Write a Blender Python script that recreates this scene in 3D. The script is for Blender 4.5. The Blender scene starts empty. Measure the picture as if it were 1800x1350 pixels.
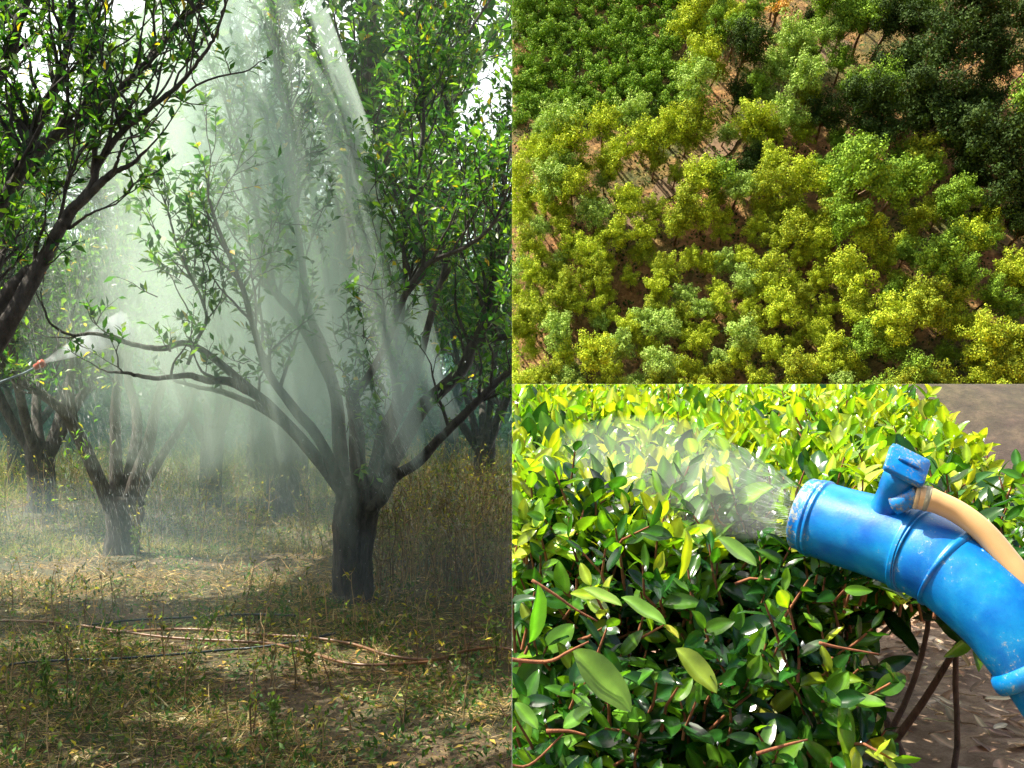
import bpy, math, random
import numpy as np
from mathutils import Matrix, Vector, Quaternion

# ------------------------------------------------------------------ camera, world, sun, exposure
SC = bpy.context.scene
COL = SC.collection
F = 1930.0          # focal length in photograph pixels (the photograph is 1800 wide)
H = 1.6             # eye height
cam_d = bpy.data.cameras.new('camera'); cam = bpy.data.objects.new('camera', cam_d); COL.objects.link(cam)
cam.location = (0, 0, H); cam.rotation_euler = (math.radians(90), 0, 0)
cam_d.sensor_width = 36; cam_d.lens = 36 * F / 1800; cam_d.clip_start = 0.02; cam_d.clip_end = 1500
SC.camera = cam
SUN = np.array([-0.50, 0.05, 0.82]); SUN /= np.linalg.norm(SUN)
elev = math.asin(SUN[2]); azim = math.atan2(SUN[0], SUN[1])      # azimuth from +Y towards +X
W = bpy.data.worlds.new('World'); SC.world = W; W.use_nodes = True
wn = W.node_tree; wn.nodes.clear()
sky = wn.nodes.new('ShaderNodeTexSky'); sky.sky_type = 'NISHITA'; sky.sun_disc = False
sky.sun_elevation = elev; sky.sun_rotation = azim
sky.air_density = 1.0; sky.dust_density = 6.0; sky.ozone_density = 1.0
bg = wn.nodes.new('ShaderNodeBackground'); bg.inputs[1].default_value = 0.10
wo = wn.nodes.new('ShaderNodeOutputWorld')
# a bright, thin cloud bank low in the sky behind the orchard
wtc = wn.nodes.new('ShaderNodeTexCoord'); wsx = wn.nodes.new('ShaderNodeSeparateXYZ'); wn.links.new(wtc.outputs['Generated'], wsx.inputs[0])
wnz = wn.nodes.new('ShaderNodeTexNoise'); wnz.inputs['Scale'].default_value = 3.0; wnz.inputs['Detail'].default_value = 5; wn.links.new(wtc.outputs['Generated'], wnz.inputs['Vector'])
def wmath(op, a, b):
    n = wn.nodes.new('ShaderNodeMath'); n.operation = op; n.use_clamp = op == 'MULTIPLY'
    for i, x in enumerate((a, b)):
        if hasattr(x, 'links'): wn.links.new(x, n.inputs[i])
        else: n.inputs[i].default_value = x
    return n.outputs[0]
bank = wmath('MULTIPLY', wmath('ADD', wsx.outputs[1], -.15), 2.4)                    # only towards +Y
bank = wmath('MULTIPLY', bank, wmath('MULTIPLY', wmath('ADD', wnz.outputs['Fac'], .15), 1.6))
wmx = wn.nodes.new('ShaderNodeMix'); wmx.data_type = 'RGBA'; wn.links.new(bank, wmx.inputs[0]); wn.links.new(sky.outputs[0], wmx.inputs[6]); wmx.inputs[7].default_value = (9.5, 9.8, 9.6, 1)
wn.links.new(wmx.outputs[2], bg.inputs[0]); wn.links.new(bg.outputs[0], wo.inputs[0])
sl = bpy.data.lights.new('sun', 'SUN'); sl.energy = 5.0; sl.angle = math.radians(0.5); sl.color = (1.0, 0.94, 0.82)
so = bpy.data.objects.new('sun', sl); COL.objects.link(so)
so.rotation_euler = Vector(SUN.tolist()).to_track_quat('Z', 'Y').to_euler()
SC.view_settings.view_transform = 'Standard'; SC.view_settings.look = 'None'
SC.view_settings.exposure = 1.22; SC.view_settings.gamma = 1.0
SC.cycles.use_denoising = True
SC.cycles.max_bounces = 7; SC.cycles.diffuse_bounces = 3; SC.cycles.glossy_bounces = 2
SC.cycles.transmission_bounces = 4; SC.cycles.transparent_max_bounces = 8; SC.cycles.volume_bounces = 2
SC.cycles.volume_step_rate = 0.9; SC.cycles.volume_max_steps = 160
SC.cycles.sample_clamp_indirect = 4.0

rng = np.random.default_rng(7); random.seed(7)

def P(px, py, d):                       # photograph pixel at a distance -> place
    return np.array([(px - 900) / F * d, d, H - (py - 675) / F * d])

def nrm(v):
    v = np.asarray(v, float); l = np.linalg.norm(v, axis=-1, keepdims=True); return v / np.maximum(l, 1e-9)

# ------------------------------------------------------------------ mesh collecting
class MB:
    def __init__(s): s.v = []; s.f = []; s.c = []; s.n = 0
    def add(s, v, faces, c=(1, 1, 1)):
        v = np.asarray(v, float).reshape(-1, 3)
        c = np.asarray(c, float)
        if c.ndim == 1: c = np.repeat(c[None, :], len(v), 0)
        for fa in (faces if isinstance(faces, list) else [faces]):
            s.f.append(np.asarray(fa, int) + s.n)
        s.v.append(v); s.c.append(c[:, :3]); s.n += len(v)
    def data(s):
        v = np.concatenate(s.v); c = np.concatenate(s.c); return v, s.f, c

def clip_data(v, fl, c, region):
    """keep one place's side of the boundary planes: cut faces lie flush on the plane"""
    v = v.copy(); out = np.zeros(len(v), bool)
    def cl(mask, ax, val):
        nonlocal out
        out |= mask; v[mask, ax] = val
    if region == 'L': cl(v[:, 0] > -0.0001, 0, -0.0001)
    if region in 'AT': cl(v[:, 0] < 0.0001, 0, 0.0001)
    if region == 'A': cl(v[:, 2] < H + 0.0002, 2, H + 0.0002)
    if region == 'T': cl(v[:, 2] > H - 0.0002, 2, H - 0.0002)
    if not out.any(): return v, fl, c, False
    nf = []
    for fa in fl:
        if len(fa): nf.append(fa[~out[fa].all(axis=1)])
    return v, nf, c, True

def to_mesh(name, v, fl, c, mat, smooth=False):
    fl = [fa for fa in fl if len(fa)]
    me = bpy.data.meshes.new(name)
    if not fl: return None
    used = np.zeros(len(v), bool)
    for fa in fl: used[fa.ravel()] = True
    remap = np.cumsum(used) - 1
    v = v[used]; c = c[used]
    loops = np.concatenate([remap[fa].ravel() for fa in fl])
    tot = np.concatenate([np.full(len(fa), fa.shape[1]) for fa in fl])
    st = np.concatenate([[0], np.cumsum(tot)[:-1]])
    me.vertices.add(len(v)); me.vertices.foreach_set('co', v.astype(np.float32).ravel())
    me.loops.add(len(loops)); me.loops.foreach_set('vertex_index', loops.astype(np.int32))
    me.polygons.add(len(tot)); me.polygons.foreach_set('loop_start', st.astype(np.int32))
    try: me.polygons.foreach_set('loop_total', tot.astype(np.int32))
    except Exception: pass
    a = me.color_attributes.new('tint', 'FLOAT_COLOR', 'POINT')
    a.data.foreach_set('color', np.concatenate([c, np.ones((len(c), 1))], 1).astype(np.float32).ravel())
    if smooth: me.polygons.foreach_set('use_smooth', np.ones(len(tot), bool))
    me.update(calc_edges=True); me.validate()
    if mat: me.materials.append(mat)
    return me

def build(name, mb, mat, parent=None, smooth=False, region=None, matrix=None):
    if not mb.v: return None
    v, fl, c = mb.data()
    if region: v, fl, c, _ = clip_data(v, fl, c, region)
    if parent is not None:
        v = v - np.array(parent.location)
    me = to_mesh(name, v, fl, c, mat, smooth)
    if me is None: return None
    o = bpy.data.objects.new(name, me); COL.objects.link(o)
    if parent is not None: o.parent = parent
    return o

def tag(o, label=None, cat=None, group=None, kind=None):
    if label: o['label'] = label
    if cat: o['category'] = cat
    if group: o['group'] = group
    if kind: o['kind'] = kind
    return o

def empty(name, loc=(0, 0, 0)):
    o = bpy.data.objects.new(name, None); COL.objects.link(o); o.location = [float(a) for a in loc]
    o.empty_display_size = 0.1
    return o

def mesh_arrays(me):
    n = len(me.vertices); v = np.empty(n * 3, np.float32); me.vertices.foreach_get('co', v); v = v.reshape(-1, 3).astype(float)
    c = np.empty(n * 4, np.float32); me.color_attributes['tint'].data.foreach_get('color', c); c = c.reshape(-1, 4)[:, :3]
    lt = np.empty(len(me.polygons), np.int32); me.polygons.foreach_get('loop_total', lt)
    ls = np.empty(len(me.polygons), np.int32); me.polygons.foreach_get('loop_start', ls)
    li = np.empty(len(me.loops), np.int32); me.loops.foreach_get('vertex_index', li)
    fl = []
    for k in np.unique(lt):
        s = ls[lt == k]; fl.append(li[s[:, None] + np.arange(k)[None, :]])
    return v, fl, c
_cache = {}
def put_copy(proto, M, region, label, cat, group, name=None):
    """copy a thing with its parts; a copy that reaches over its place's edge gets its own cut mesh.
       proto: dict(name=..., parts=[(name, mesh, smooth)])"""
    r = empty(name or proto['name']); r.matrix_world = M
    A = np.array(M)
    Ai = np.array(M.inverted())
    made = 0
    for (pn, me, sm) in proto['parts']:
        if me.name not in _cache: _cache[me.name] = mesh_arrays(me)
        v, fl, c = _cache[me.name]
        w = v @ A[:3, :3].T + A[:3, 3]
        lo, hi = w.min(0), w.max(0)
        crossing = (region == 'L' and hi[0] > -0.001) or (region in 'AT' and lo[0] < 0.001) or (region == 'A' and lo[2] < H) or (region == 'T' and hi[2] > H)
        use = me
        if crossing:
            w2, f2, c2, _ = clip_data(w, fl, c, region)
            l2 = (w2 - A[:3, 3]) @ Ai[:3, :3].T
            use = to_mesh(pn, l2, f2, c2, me.materials[0], sm)
            if use is None or len(use.polygons) < 5: continue
        o = bpy.data.objects.new(pn, use); COL.objects.link(o); o.parent = r; made += 1
        if pn == 'twigs': o['kind'] = 'stuff'
    if not made:
        bpy.data.objects.remove(r); return None
    tag(r, label, cat, group)
    return r

# ------------------------------------------------------------------ materials
def new_mat(name):
    m = bpy.data.materials.new(name); m.use_nodes = True; nt = m.node_tree; nt.nodes.clear()
    out = nt.nodes.new('ShaderNodeOutputMaterial'); return m, nt, out
def N(nt, t, **kw):
    n = nt.nodes.new(t)
    for k, v in kw.items(): setattr(n, k, v)
    return n
def L(nt, a, b): nt.links.new(a, b)
def ramp(nt, fac, stops):
    r = N(nt, 'ShaderNodeValToRGB'); e = r.color_ramp.elements
    while len(e) < len(stops): e.new(0.5)
    for k, (p, c) in enumerate(stops):
        e[k].position = p; e[k].color = (c[0], c[1], c[2], 1) if not isinstance(c, (int, float)) else (c, c, c, 1)
    L(nt, fac, r.inputs[0]); return r.outputs[0]
def noise(nt, vec, scale, detail=4, rough=0.6):
    n = N(nt, 'ShaderNodeTexNoise'); n.inputs['Scale'].default_value = scale; n.inputs['Detail'].default_value = detail
    n.inputs['Roughness'].default_value = rough
    if vec is not None: L(nt, vec, n.inputs['Vector'])
    return n.outputs['Fac']
def mixc(nt, fac, a, b, mode='MIX'):
    m = N(nt, 'ShaderNodeMix', data_type='RGBA', blend_type=mode)
    for i, x in ((0, fac), (6, a), (7, b)):
        if hasattr(x, 'links'): L(nt, x, m.inputs[i])
        else: m.inputs[i].default_value = x if i == 0 else (x[0], x[1], x[2], 1)
    return m.outputs[2]

def leaf_mat(name, trans=0.4, rough=0.4, spec=0.5, tcol=(1.25, 1.25, 0.5), nscale=20):
    m, nt, out = new_mat(name)
    at = N(nt, 'ShaderNodeAttribute', attribute_name='tint')
    tc = N(nt, 'ShaderNodeTexCoord')
    nz = noise(nt, tc.outputs['Object'], nscale, 3)
    base = mixc(nt, 1.0, at.outputs['Color'], ramp(nt, nz, [(0.3, 0.75), (0.7, 1.15)]), 'MULTIPLY')
    p = N(nt, 'ShaderNodeBsdfPrincipled'); p.inputs['Roughness'].default_value = rough
    p.inputs['Specular IOR Level'].default_value = spec
    L(nt, base, p.inputs['Base Color'])
    t = N(nt, 'ShaderNodeBsdfTranslucent')
    L(nt, mixc(nt, 1.0, base, tcol, 'MULTIPLY'), t.inputs['Color'])
    mx = N(nt, 'ShaderNodeMixShader'); mx.inputs[0].default_value = trans
    L(nt, p.outputs[0], mx.inputs[1]); L(nt, t.outputs[0], mx.inputs[2]); L(nt, mx.outputs[0], out.inputs[0])
    return m

def bark_mat(name, c1, c2, scale=18, bump=0.6):
    m, nt, out = new_mat(name)
    tc = N(nt, 'ShaderNodeTexCoord'); mp = N(nt, 'ShaderNodeMapping'); mp.inputs['Scale'].default_value = (1, 1, 0.3)
    L(nt, tc.outputs['Object'], mp.inputs[0])
    n1 = noise(nt, mp.outputs[0], scale, 8, 0.7); n2 = noise(nt, tc.outputs['Object'], 3, 3)
    col = mixc(nt, ramp(nt, n2, [(0.35, 0.0), (0.65, 1.0)]), ramp(nt, n1, [(0.35, c1), (0.7, c2)]), ramp(nt, n1, [(0.3, [x * 0.7 for x in c1]), (0.7, [x * 1.25 for x in c2])]))
    p = N(nt, 'ShaderNodeBsdfPrincipled'); p.inputs['Roughness'].default_value = 0.85
    L(nt, col, p.inputs['Base Color'])
    b = N(nt, 'ShaderNodeBump'); b.inputs['Strength'].default_value = bump; b.inputs['Distance'].default_value = 0.05
    L(nt, n1, b.inputs['Height']); L(nt, b.outputs[0], p.inputs['Normal'])
    L(nt, p.outputs[0], out.inputs[0]); return m

def tint_mat(name, rough=0.8, trans=0.0):
    m, nt, out = new_mat(name)
    at = N(nt, 'ShaderNodeAttribute', attribute_name='tint')
    p = N(nt, 'ShaderNodeBsdfPrincipled'); p.inputs['Roughness'].default_value = rough
    tc = N(nt, 'ShaderNodeTexCoord'); nz = noise(nt, tc.outputs['Object'], 30, 3)
    base = mixc(nt, 1.0, at.outputs['Color'], ramp(nt, nz, [(0.3, 0.7), (0.7, 1.2)]), 'MULTIPLY')
    L(nt, base, p.inputs['Base Color'])
    if trans:
        t = N(nt, 'ShaderNodeBsdfTranslucent'); L(nt, base, t.inputs['Color'])
        mx = N(nt, 'ShaderNodeMixShader'); mx.inputs[0].default_value = trans
        L(nt, p.outputs[0], mx.inputs[1]); L(nt, t.outputs[0], mx.inputs[2]); L(nt, mx.outputs[0], out.inputs[0])
    else: L(nt, p.outputs[0], out.inputs[0])
    return m

M_LEAF = leaf_mat('orchard_leaf', 0.52, 0.36, 0.5, (2.1, 2.3, 0.5))
M_BARK = bark_mat('orchard_bark', (0.020, 0.018, 0.015), (0.11, 0.095, 0.075), 22, 1.0)
M_DRY = tint_mat('dry_straw', 0.7, 0.3)
M_WEED = leaf_mat('weed_leaf', 0.4, 0.6, 0.3, (1.2, 1.3, 0.6))
M_CROWN = leaf_mat('forest_leaf', 0.12, 0.7, 0.12, (1.2, 1.25, 0.35), 3)
M_FBARK = bark_mat('forest_bark', (0.10, 0.055, 0.03), (0.26, 0.16, 0.09), 3)
M_TEA = leaf_mat('tea_leaf', 0.45, 0.2, 0.8, (1.35, 1.25, 0.30), 40)
M_TWIG = bark_mat('tea_stem', (0.16, 0.05, 0.02), (0.34, 0.13, 0.05), 60, 0.3)

# ------------------------------------------------------------------ shapes
def catmull(pts, n):
    pts = np.asarray(pts, float)
    if len(pts) < 3:
        t = np.linspace(0, 1, n * (len(pts) - 1) + 1)[:, None]
        return pts[0] * (1 - t) + pts[-1] * t
    q = np.vstack([2 * pts[0] - pts[1], pts, 2 * pts[-1] - pts[-2]]); out = []
    for i in range(1, len(q) - 2):
        t = np.linspace(0, 1, n, endpoint=False)[:, None]
        a, b, c, d = q[i - 1], q[i], q[i + 1], q[i + 2]
        out.append(0.5 * (2 * b + (c - a) * t + (2 * a - 5 * b + 4 * c - d) * t * t + (3 * b - a - 3 * c + d) * t ** 3))
    return np.vstack(out + [q[-2][None]])

def tube(mb, pts, rad, k=8, c=(1, 1, 1), cap=True, lump=0.0):
    pts = np.asarray(pts, float); n = len(pts); rad = np.asarray(rad, float)
    if rad.ndim == 0: rad = np.full(n, float(rad))
    tg = nrm(np.gradient(pts, axis=0))
    u = np.cross(tg[0], [0.3, 0.2, 1.0]); u = nrm(u if np.linalg.norm(u) > 1e-3 else np.cross(tg[0], [1, 0, 0]))
    U = np.empty((n, 3))
    for i in range(n):
        u = u - tg[i] * np.dot(u, tg[i]); u = nrm(u); U[i] = u
    V = np.cross(tg, U)
    a = np.linspace(0, 2 * np.pi, k, endpoint=False)
    rr = rad[:, None] * np.ones((1, k))
    if lump:
        ph = rng.uniform(0, 6.28, 4)
        s = np.arange(n)[:, None] * 0.55
        rr = rr * (1 + lump * (0.6 * np.sin(3 * a[None] + ph[0] + s * .3) + 0.5 * np.sin(2 * a[None] - s + ph[1]) + 0.4 * np.sin(5 * a[None] + s * .6 + ph[2])) + lump * .5 * np.sin(9 * a[None] + ph[3] + .5 * np.sin(s * .7)) + lump * rng.normal(0, 0.3, (n, k)))
    v = pts[:, None] + rr[:, :, None] * (np.cos(a)[None, :, None] * U[:, None] + np.sin(a)[None, :, None] * V[:, None])
    idx = np.arange(n * k).reshape(n, k)
    a0 = idx[:-1]; a1 = idx[1:]
    q = np.stack([a0, np.roll(a0, -1, 1), np.roll(a1, -1, 1), a1], -1).reshape(-1, 4)
    cc = np.asarray(c, float)
    if cc.ndim == 2: cc = np.repeat(cc, k, 0)
    fl = [q]; vv = v.reshape(-1, 3)
    if cap and k > 3:
        vv = np.vstack([vv, pts[0][None], pts[-1][None]])
        if cc.ndim == 2: cc = np.vstack([cc, cc[:1], cc[-1:]])
        i0, i1 = n * k, n * k + 1
        fl.append(np.stack([np.roll(idx[0], -1), idx[0], np.full(k, i0)], -1))
        fl.append(np.stack([idx[-1], np.roll(idx[-1], -1), np.full(k, i1)], -1))
    mb.add(vv, fl, cc)

LEAF5 = (np.array([[0, 0, 0], [-.2, .45, .07], [0, 1, -.06], [.2, .45, .07], [0, .48, 0]]), np.array([[0, 4, 1], [0, 3, 4], [1, 4, 2], [4, 3, 2]]))
LEAF4 = (np.array([[0, 0, 0], [-.3, .5, .08], [0, 1, 0], [.3, .5, .08]]), np.array([[0, 3, 2, 1]]))
def hd_leaf(w=0.23, droop=0.18, fold=0.25):
    t = np.array([0, .06, .16, .3, .45, .6, .75, .87, .95, 1.0])
    wd = w * np.sin(np.pi * np.clip(t, 0, 1) ** 0.95) ** 0.7; wd[0] = 0.012; wd[-1] = 0.004
    v = []
    for i, tt in enumerate(t):
        z = -droop * tt * tt + 0.02 * math.sin(9 * tt)
        v += [[-wd[i], tt, z + fold * wd[i]], [-wd[i] * .5, tt, z + fold * wd[i] * .42], [0, tt, z - 0.006], [wd[i] * .5, tt, z + fold * wd[i] * .42], [wd[i], tt, z + fold * wd[i] + .01 * math.sin(20 * tt)]]
    f = []
    for i in range(len(t) - 1):
        for j in range(4): f.append([i * 5 + j, i * 5 + j + 1, i * 5 + j + 6, i * 5 + j + 5])
    return np.array(v), np.array(f)
def leaves(mb, tpl, pos, dr, nm, size, col):
    tv, tf = tpl[:2]
    pos = np.asarray(pos, float); dr = nrm(dr); side = nrm(np.cross(dr, nm)); up = np.cross(side, dr)
    s = np.asarray(size)[:, None, None]
    v = pos[:, None] + s * (tv[None, :, 0:1] * side[:, None] + tv[None, :, 1:2] * dr[:, None] + tv[None, :, 2:3] * up[:, None])
    n, k = len(pos), len(tv)
    f = (np.arange(n)[:, None, None] * k + tf[None]).reshape(-1, tf.shape[1])
    cc = np.repeat(col, k, 0)
    if k == 50:        # long leaves: paler midrib, darker margin
        cc = cc * np.tile(np.tile([.80, .95, 1.55, .95, .80], 10), n)[:, None]
    mb.add(v.reshape(-1, 3), f, cc)
def rdir(n, up=0.0):
    d = rng.normal(size=(n, 3)); d = nrm(d); d[:, 2] += up; return nrm(d)
def palette(n, cols, w=None, jit=0.18):
    cols = np.asarray(cols, float); i = rng.choice(len(cols), n, p=w)
    c = cols[i] * (1 + rng.normal(0, jit, (n, 1))) * (1 + rng.normal(0, 0.05, (n, 3)))
    return np.clip(c, 0.004, 0.9)

# ------------------------------------------------------------------ ground of the orchard
def gz(x, y):
    return (0.035 * np.sin(x * 1.7 + 0.6) * np.cos(y * 1.3) + 0.025 * np.sin(x * 3.9 + y * 2.7) + 0.03 * np.sin(y * 0.9 + 1) +
            0.05 * np.exp(-((y - 5.15 - 0.15 * np.sin(x * 2)) / 0.35) ** 2) - 0.04)
def grid(name, xs, ys, zf, mat, region=None, parent=None):
    X, Y = np.meshgrid(xs, ys); Z = zf(X, Y)
    v = np.stack([X, Y, Z], -1).reshape(-1, 3); nx, ny = len(xs), len(ys)
    idx = np.arange(nx * ny).reshape(ny, nx)
    q = np.stack([idx[:-1, :-1], idx[:-1, 1:], idx[1:, 1:], idx[1:, :-1]], -1).reshape(-1, 4)
    mb = MB(); mb.add(v, q); return build(name, mb, mat, parent, True, region)
def ground_mat(name, stops1, stops2, s1=1.2, s2=25, bump=0.5, dist=0.03):
    m, nt, out = new_mat(name); tc = N(nt, 'ShaderNodeTexCoord')
    a = noise(nt, tc.outputs['Object'], s1, 6, 0.6); b = noise(nt, tc.outputs['Object'], s2, 8, 0.75)
    col = mixc(nt, ramp(nt, a, [(0.4, 0.0), (0.62, 1.0)]), ramp(nt, b, stops1), ramp(nt, b, stops2))
    p = N(nt, 'ShaderNodeBsdfPrincipled'); p.inputs['Roughness'].default_value = 0.9; L(nt, col, p.inputs['Base Color'])
    bu = N(nt, 'ShaderNodeBump'); bu.inputs['Strength'].default_value = bump; bu.inputs['Distance'].default_value = dist
    L(nt, b, bu.inputs['Height']); L(nt, bu.outputs[0], p.inputs['Normal']); L(nt, p.outputs[0], out.inputs[0]); return m
M_GR = ground_mat('orchard_soil', [(0.3, (0.035, 0.024, 0.014)), (0.5, (0.08, 0.055, 0.027)), (0.7, (0.20, 0.135, 0.06))],
                  [(0.3, (0.02, 0.022, 0.012)), (0.5, (0.045, 0.05, 0.016)), (0.72, (0.13, 0.11, 0.045))])
xs = np.concatenate([np.linspace(-45, -8, 30), np.linspace(-7.9, 0, 110)]); ys = np.concatenate([np.linspace(-3, 3, 12), np.linspace(3.1, 16, 190), np.linspace(17, 140, 50)])
tag(grid('ground', xs, ys, gz, M_GR, 'L'), kind='structure')

# ------------------------------------------------------------------ orchard trees
GREENS = [(0.030, 0.095, 0.030), (0.055, 0.14, 0.028), (0.12, 0.21, 0.03), (0.018, 0.06, 0.034), (0.42, 0.30, 0.03)]
GW = [0.33, 0.34, 0.22, 0.095, 0.015]
def spray(wood, fol, p0, d0, ln, r0, n_leaf, lsize, cols=GREENS, w=GW, tpl=LEAF5):
    """a leafy twig"""
    k = 5; pts = [p0]; d = nrm(d0)
    for i in range(k):
        d = nrm(d + rng.normal(0, 0.16, 3) + [0, 0, 0.06]); pts.append(pts[-1] + d * ln / k)
    pts = np.array(pts); tube(wood, pts, np.linspace(r0, r0 * 0.3, k + 1), 4, cap=False)
    t = np.sort(rng.uniform(0.15, 1.0, n_leaf)); t[-1] = 1.0
    x = t * k; i = np.minimum(x.astype(int), k - 1); fr = (x - i)[:, None]
    pos = pts[i] * (1 - fr) + pts[i + 1] * fr; ax = nrm(pts[i + 1] - pts[i])
    out = rdir(n_leaf); out = nrm(out - ax * (out * ax).sum(1, keepdims=True))
    dr = nrm(ax * 0.65 + out * 0.9 + np.array([0, 0, 0.08]))
    leaves(fol, tpl, pos, dr, nrm(rdir(n_leaf, 1.3)), lsize * rng.uniform(0.6, 1.15, n_leaf), palette(n_leaf, cols, w))
    return pts
def leafy_limb(wood, fol, pts, rad, t0=0.35, every=0.14, sec=(0.4, 0.95), twig=(0.16, 0.36), lsize=0.085, nl=9, up=0.7, dens=1.0, out=None, yspread=1.0):
    """secondary branches and leafy twigs along a limb from the fraction t0 outwards"""
    seg = np.linalg.norm(np.diff(pts, axis=0), axis=1); s = np.concatenate([[0], np.cumsum(seg)]); T = s[-1]
    tg = nrm(np.gradient(pts, axis=0)); q = T * t0
    while q < T:
        i = min(np.searchsorted(s, q), len(pts) - 1); p = pts[i]; r = rad[i]
        f = q / T
        rd = nrm(rng.normal(size=3) * [1, yspread, 1]); d = nrm(tg[i] * 0.7 + rd * 0.9 + np.array([0, 0, up]))
        if out is not None: d = nrm(d + np.asarray(out) * 0.35)
        ln = rng.uniform(*sec) * (1.1 - 0.45 * f); k = 7; bp = [p]; dd = d
        for _ in range(k):
            dd = nrm(dd + rng.normal(0, 0.16, 3) + [0, 0, 0.07]); bp.append(bp[-1] + dd * ln / k)
        bp = np.array(bp); r1 = min(r * 0.55, 0.016); tube(wood, bp, np.linspace(r1, 0.0035, k + 1), 5, cap=False)
        nt_ = max(2, int(ln / 0.105 * dens))
        for j in range(nt_):
            ii = int(rng.integers(1, k + 1)); dt = nrm(nrm(bp[ii] - bp[ii - 1]) * 0.7 + rng.normal(0, 0.75, 3) + [0, 0, 0.3])
            spray(wood, fol, bp[ii], dt, rng.uniform(*twig), 0.004, int(rng.integers(nl - 3, nl + 3)), lsize)
        spray(wood, fol, bp[-1], dd, rng.uniform(*twig), 0.004, nl + 2, lsize)
        q += every * rng.uniform(0.6, 1.4)
    spray(wood, fol, pts[-1], tg[-1], 0.3, 0.005, nl + 4, lsize)
def limb(wood, px, d0, d1, r0, r1, k=10, n=6, lump=0.07, dmid=None):
    m = len(px); dd = np.linspace(d0, d1, m)
    pts = np.array([P(a, b, d) for (a, b), d in zip(px, dd)])
    pts = catmull(pts, n); rad = np.linspace(1, 0, len(pts)) ** 1.15 * (r0 - r1) + r1
    pts = pts + np.cumsum(rng.normal(0, 0.0035, pts.shape), 0) * np.linspace(0, 1, len(pts))[:, None]
    tube(wood, pts, rad, k, lump=lump); return pts, rad

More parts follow.
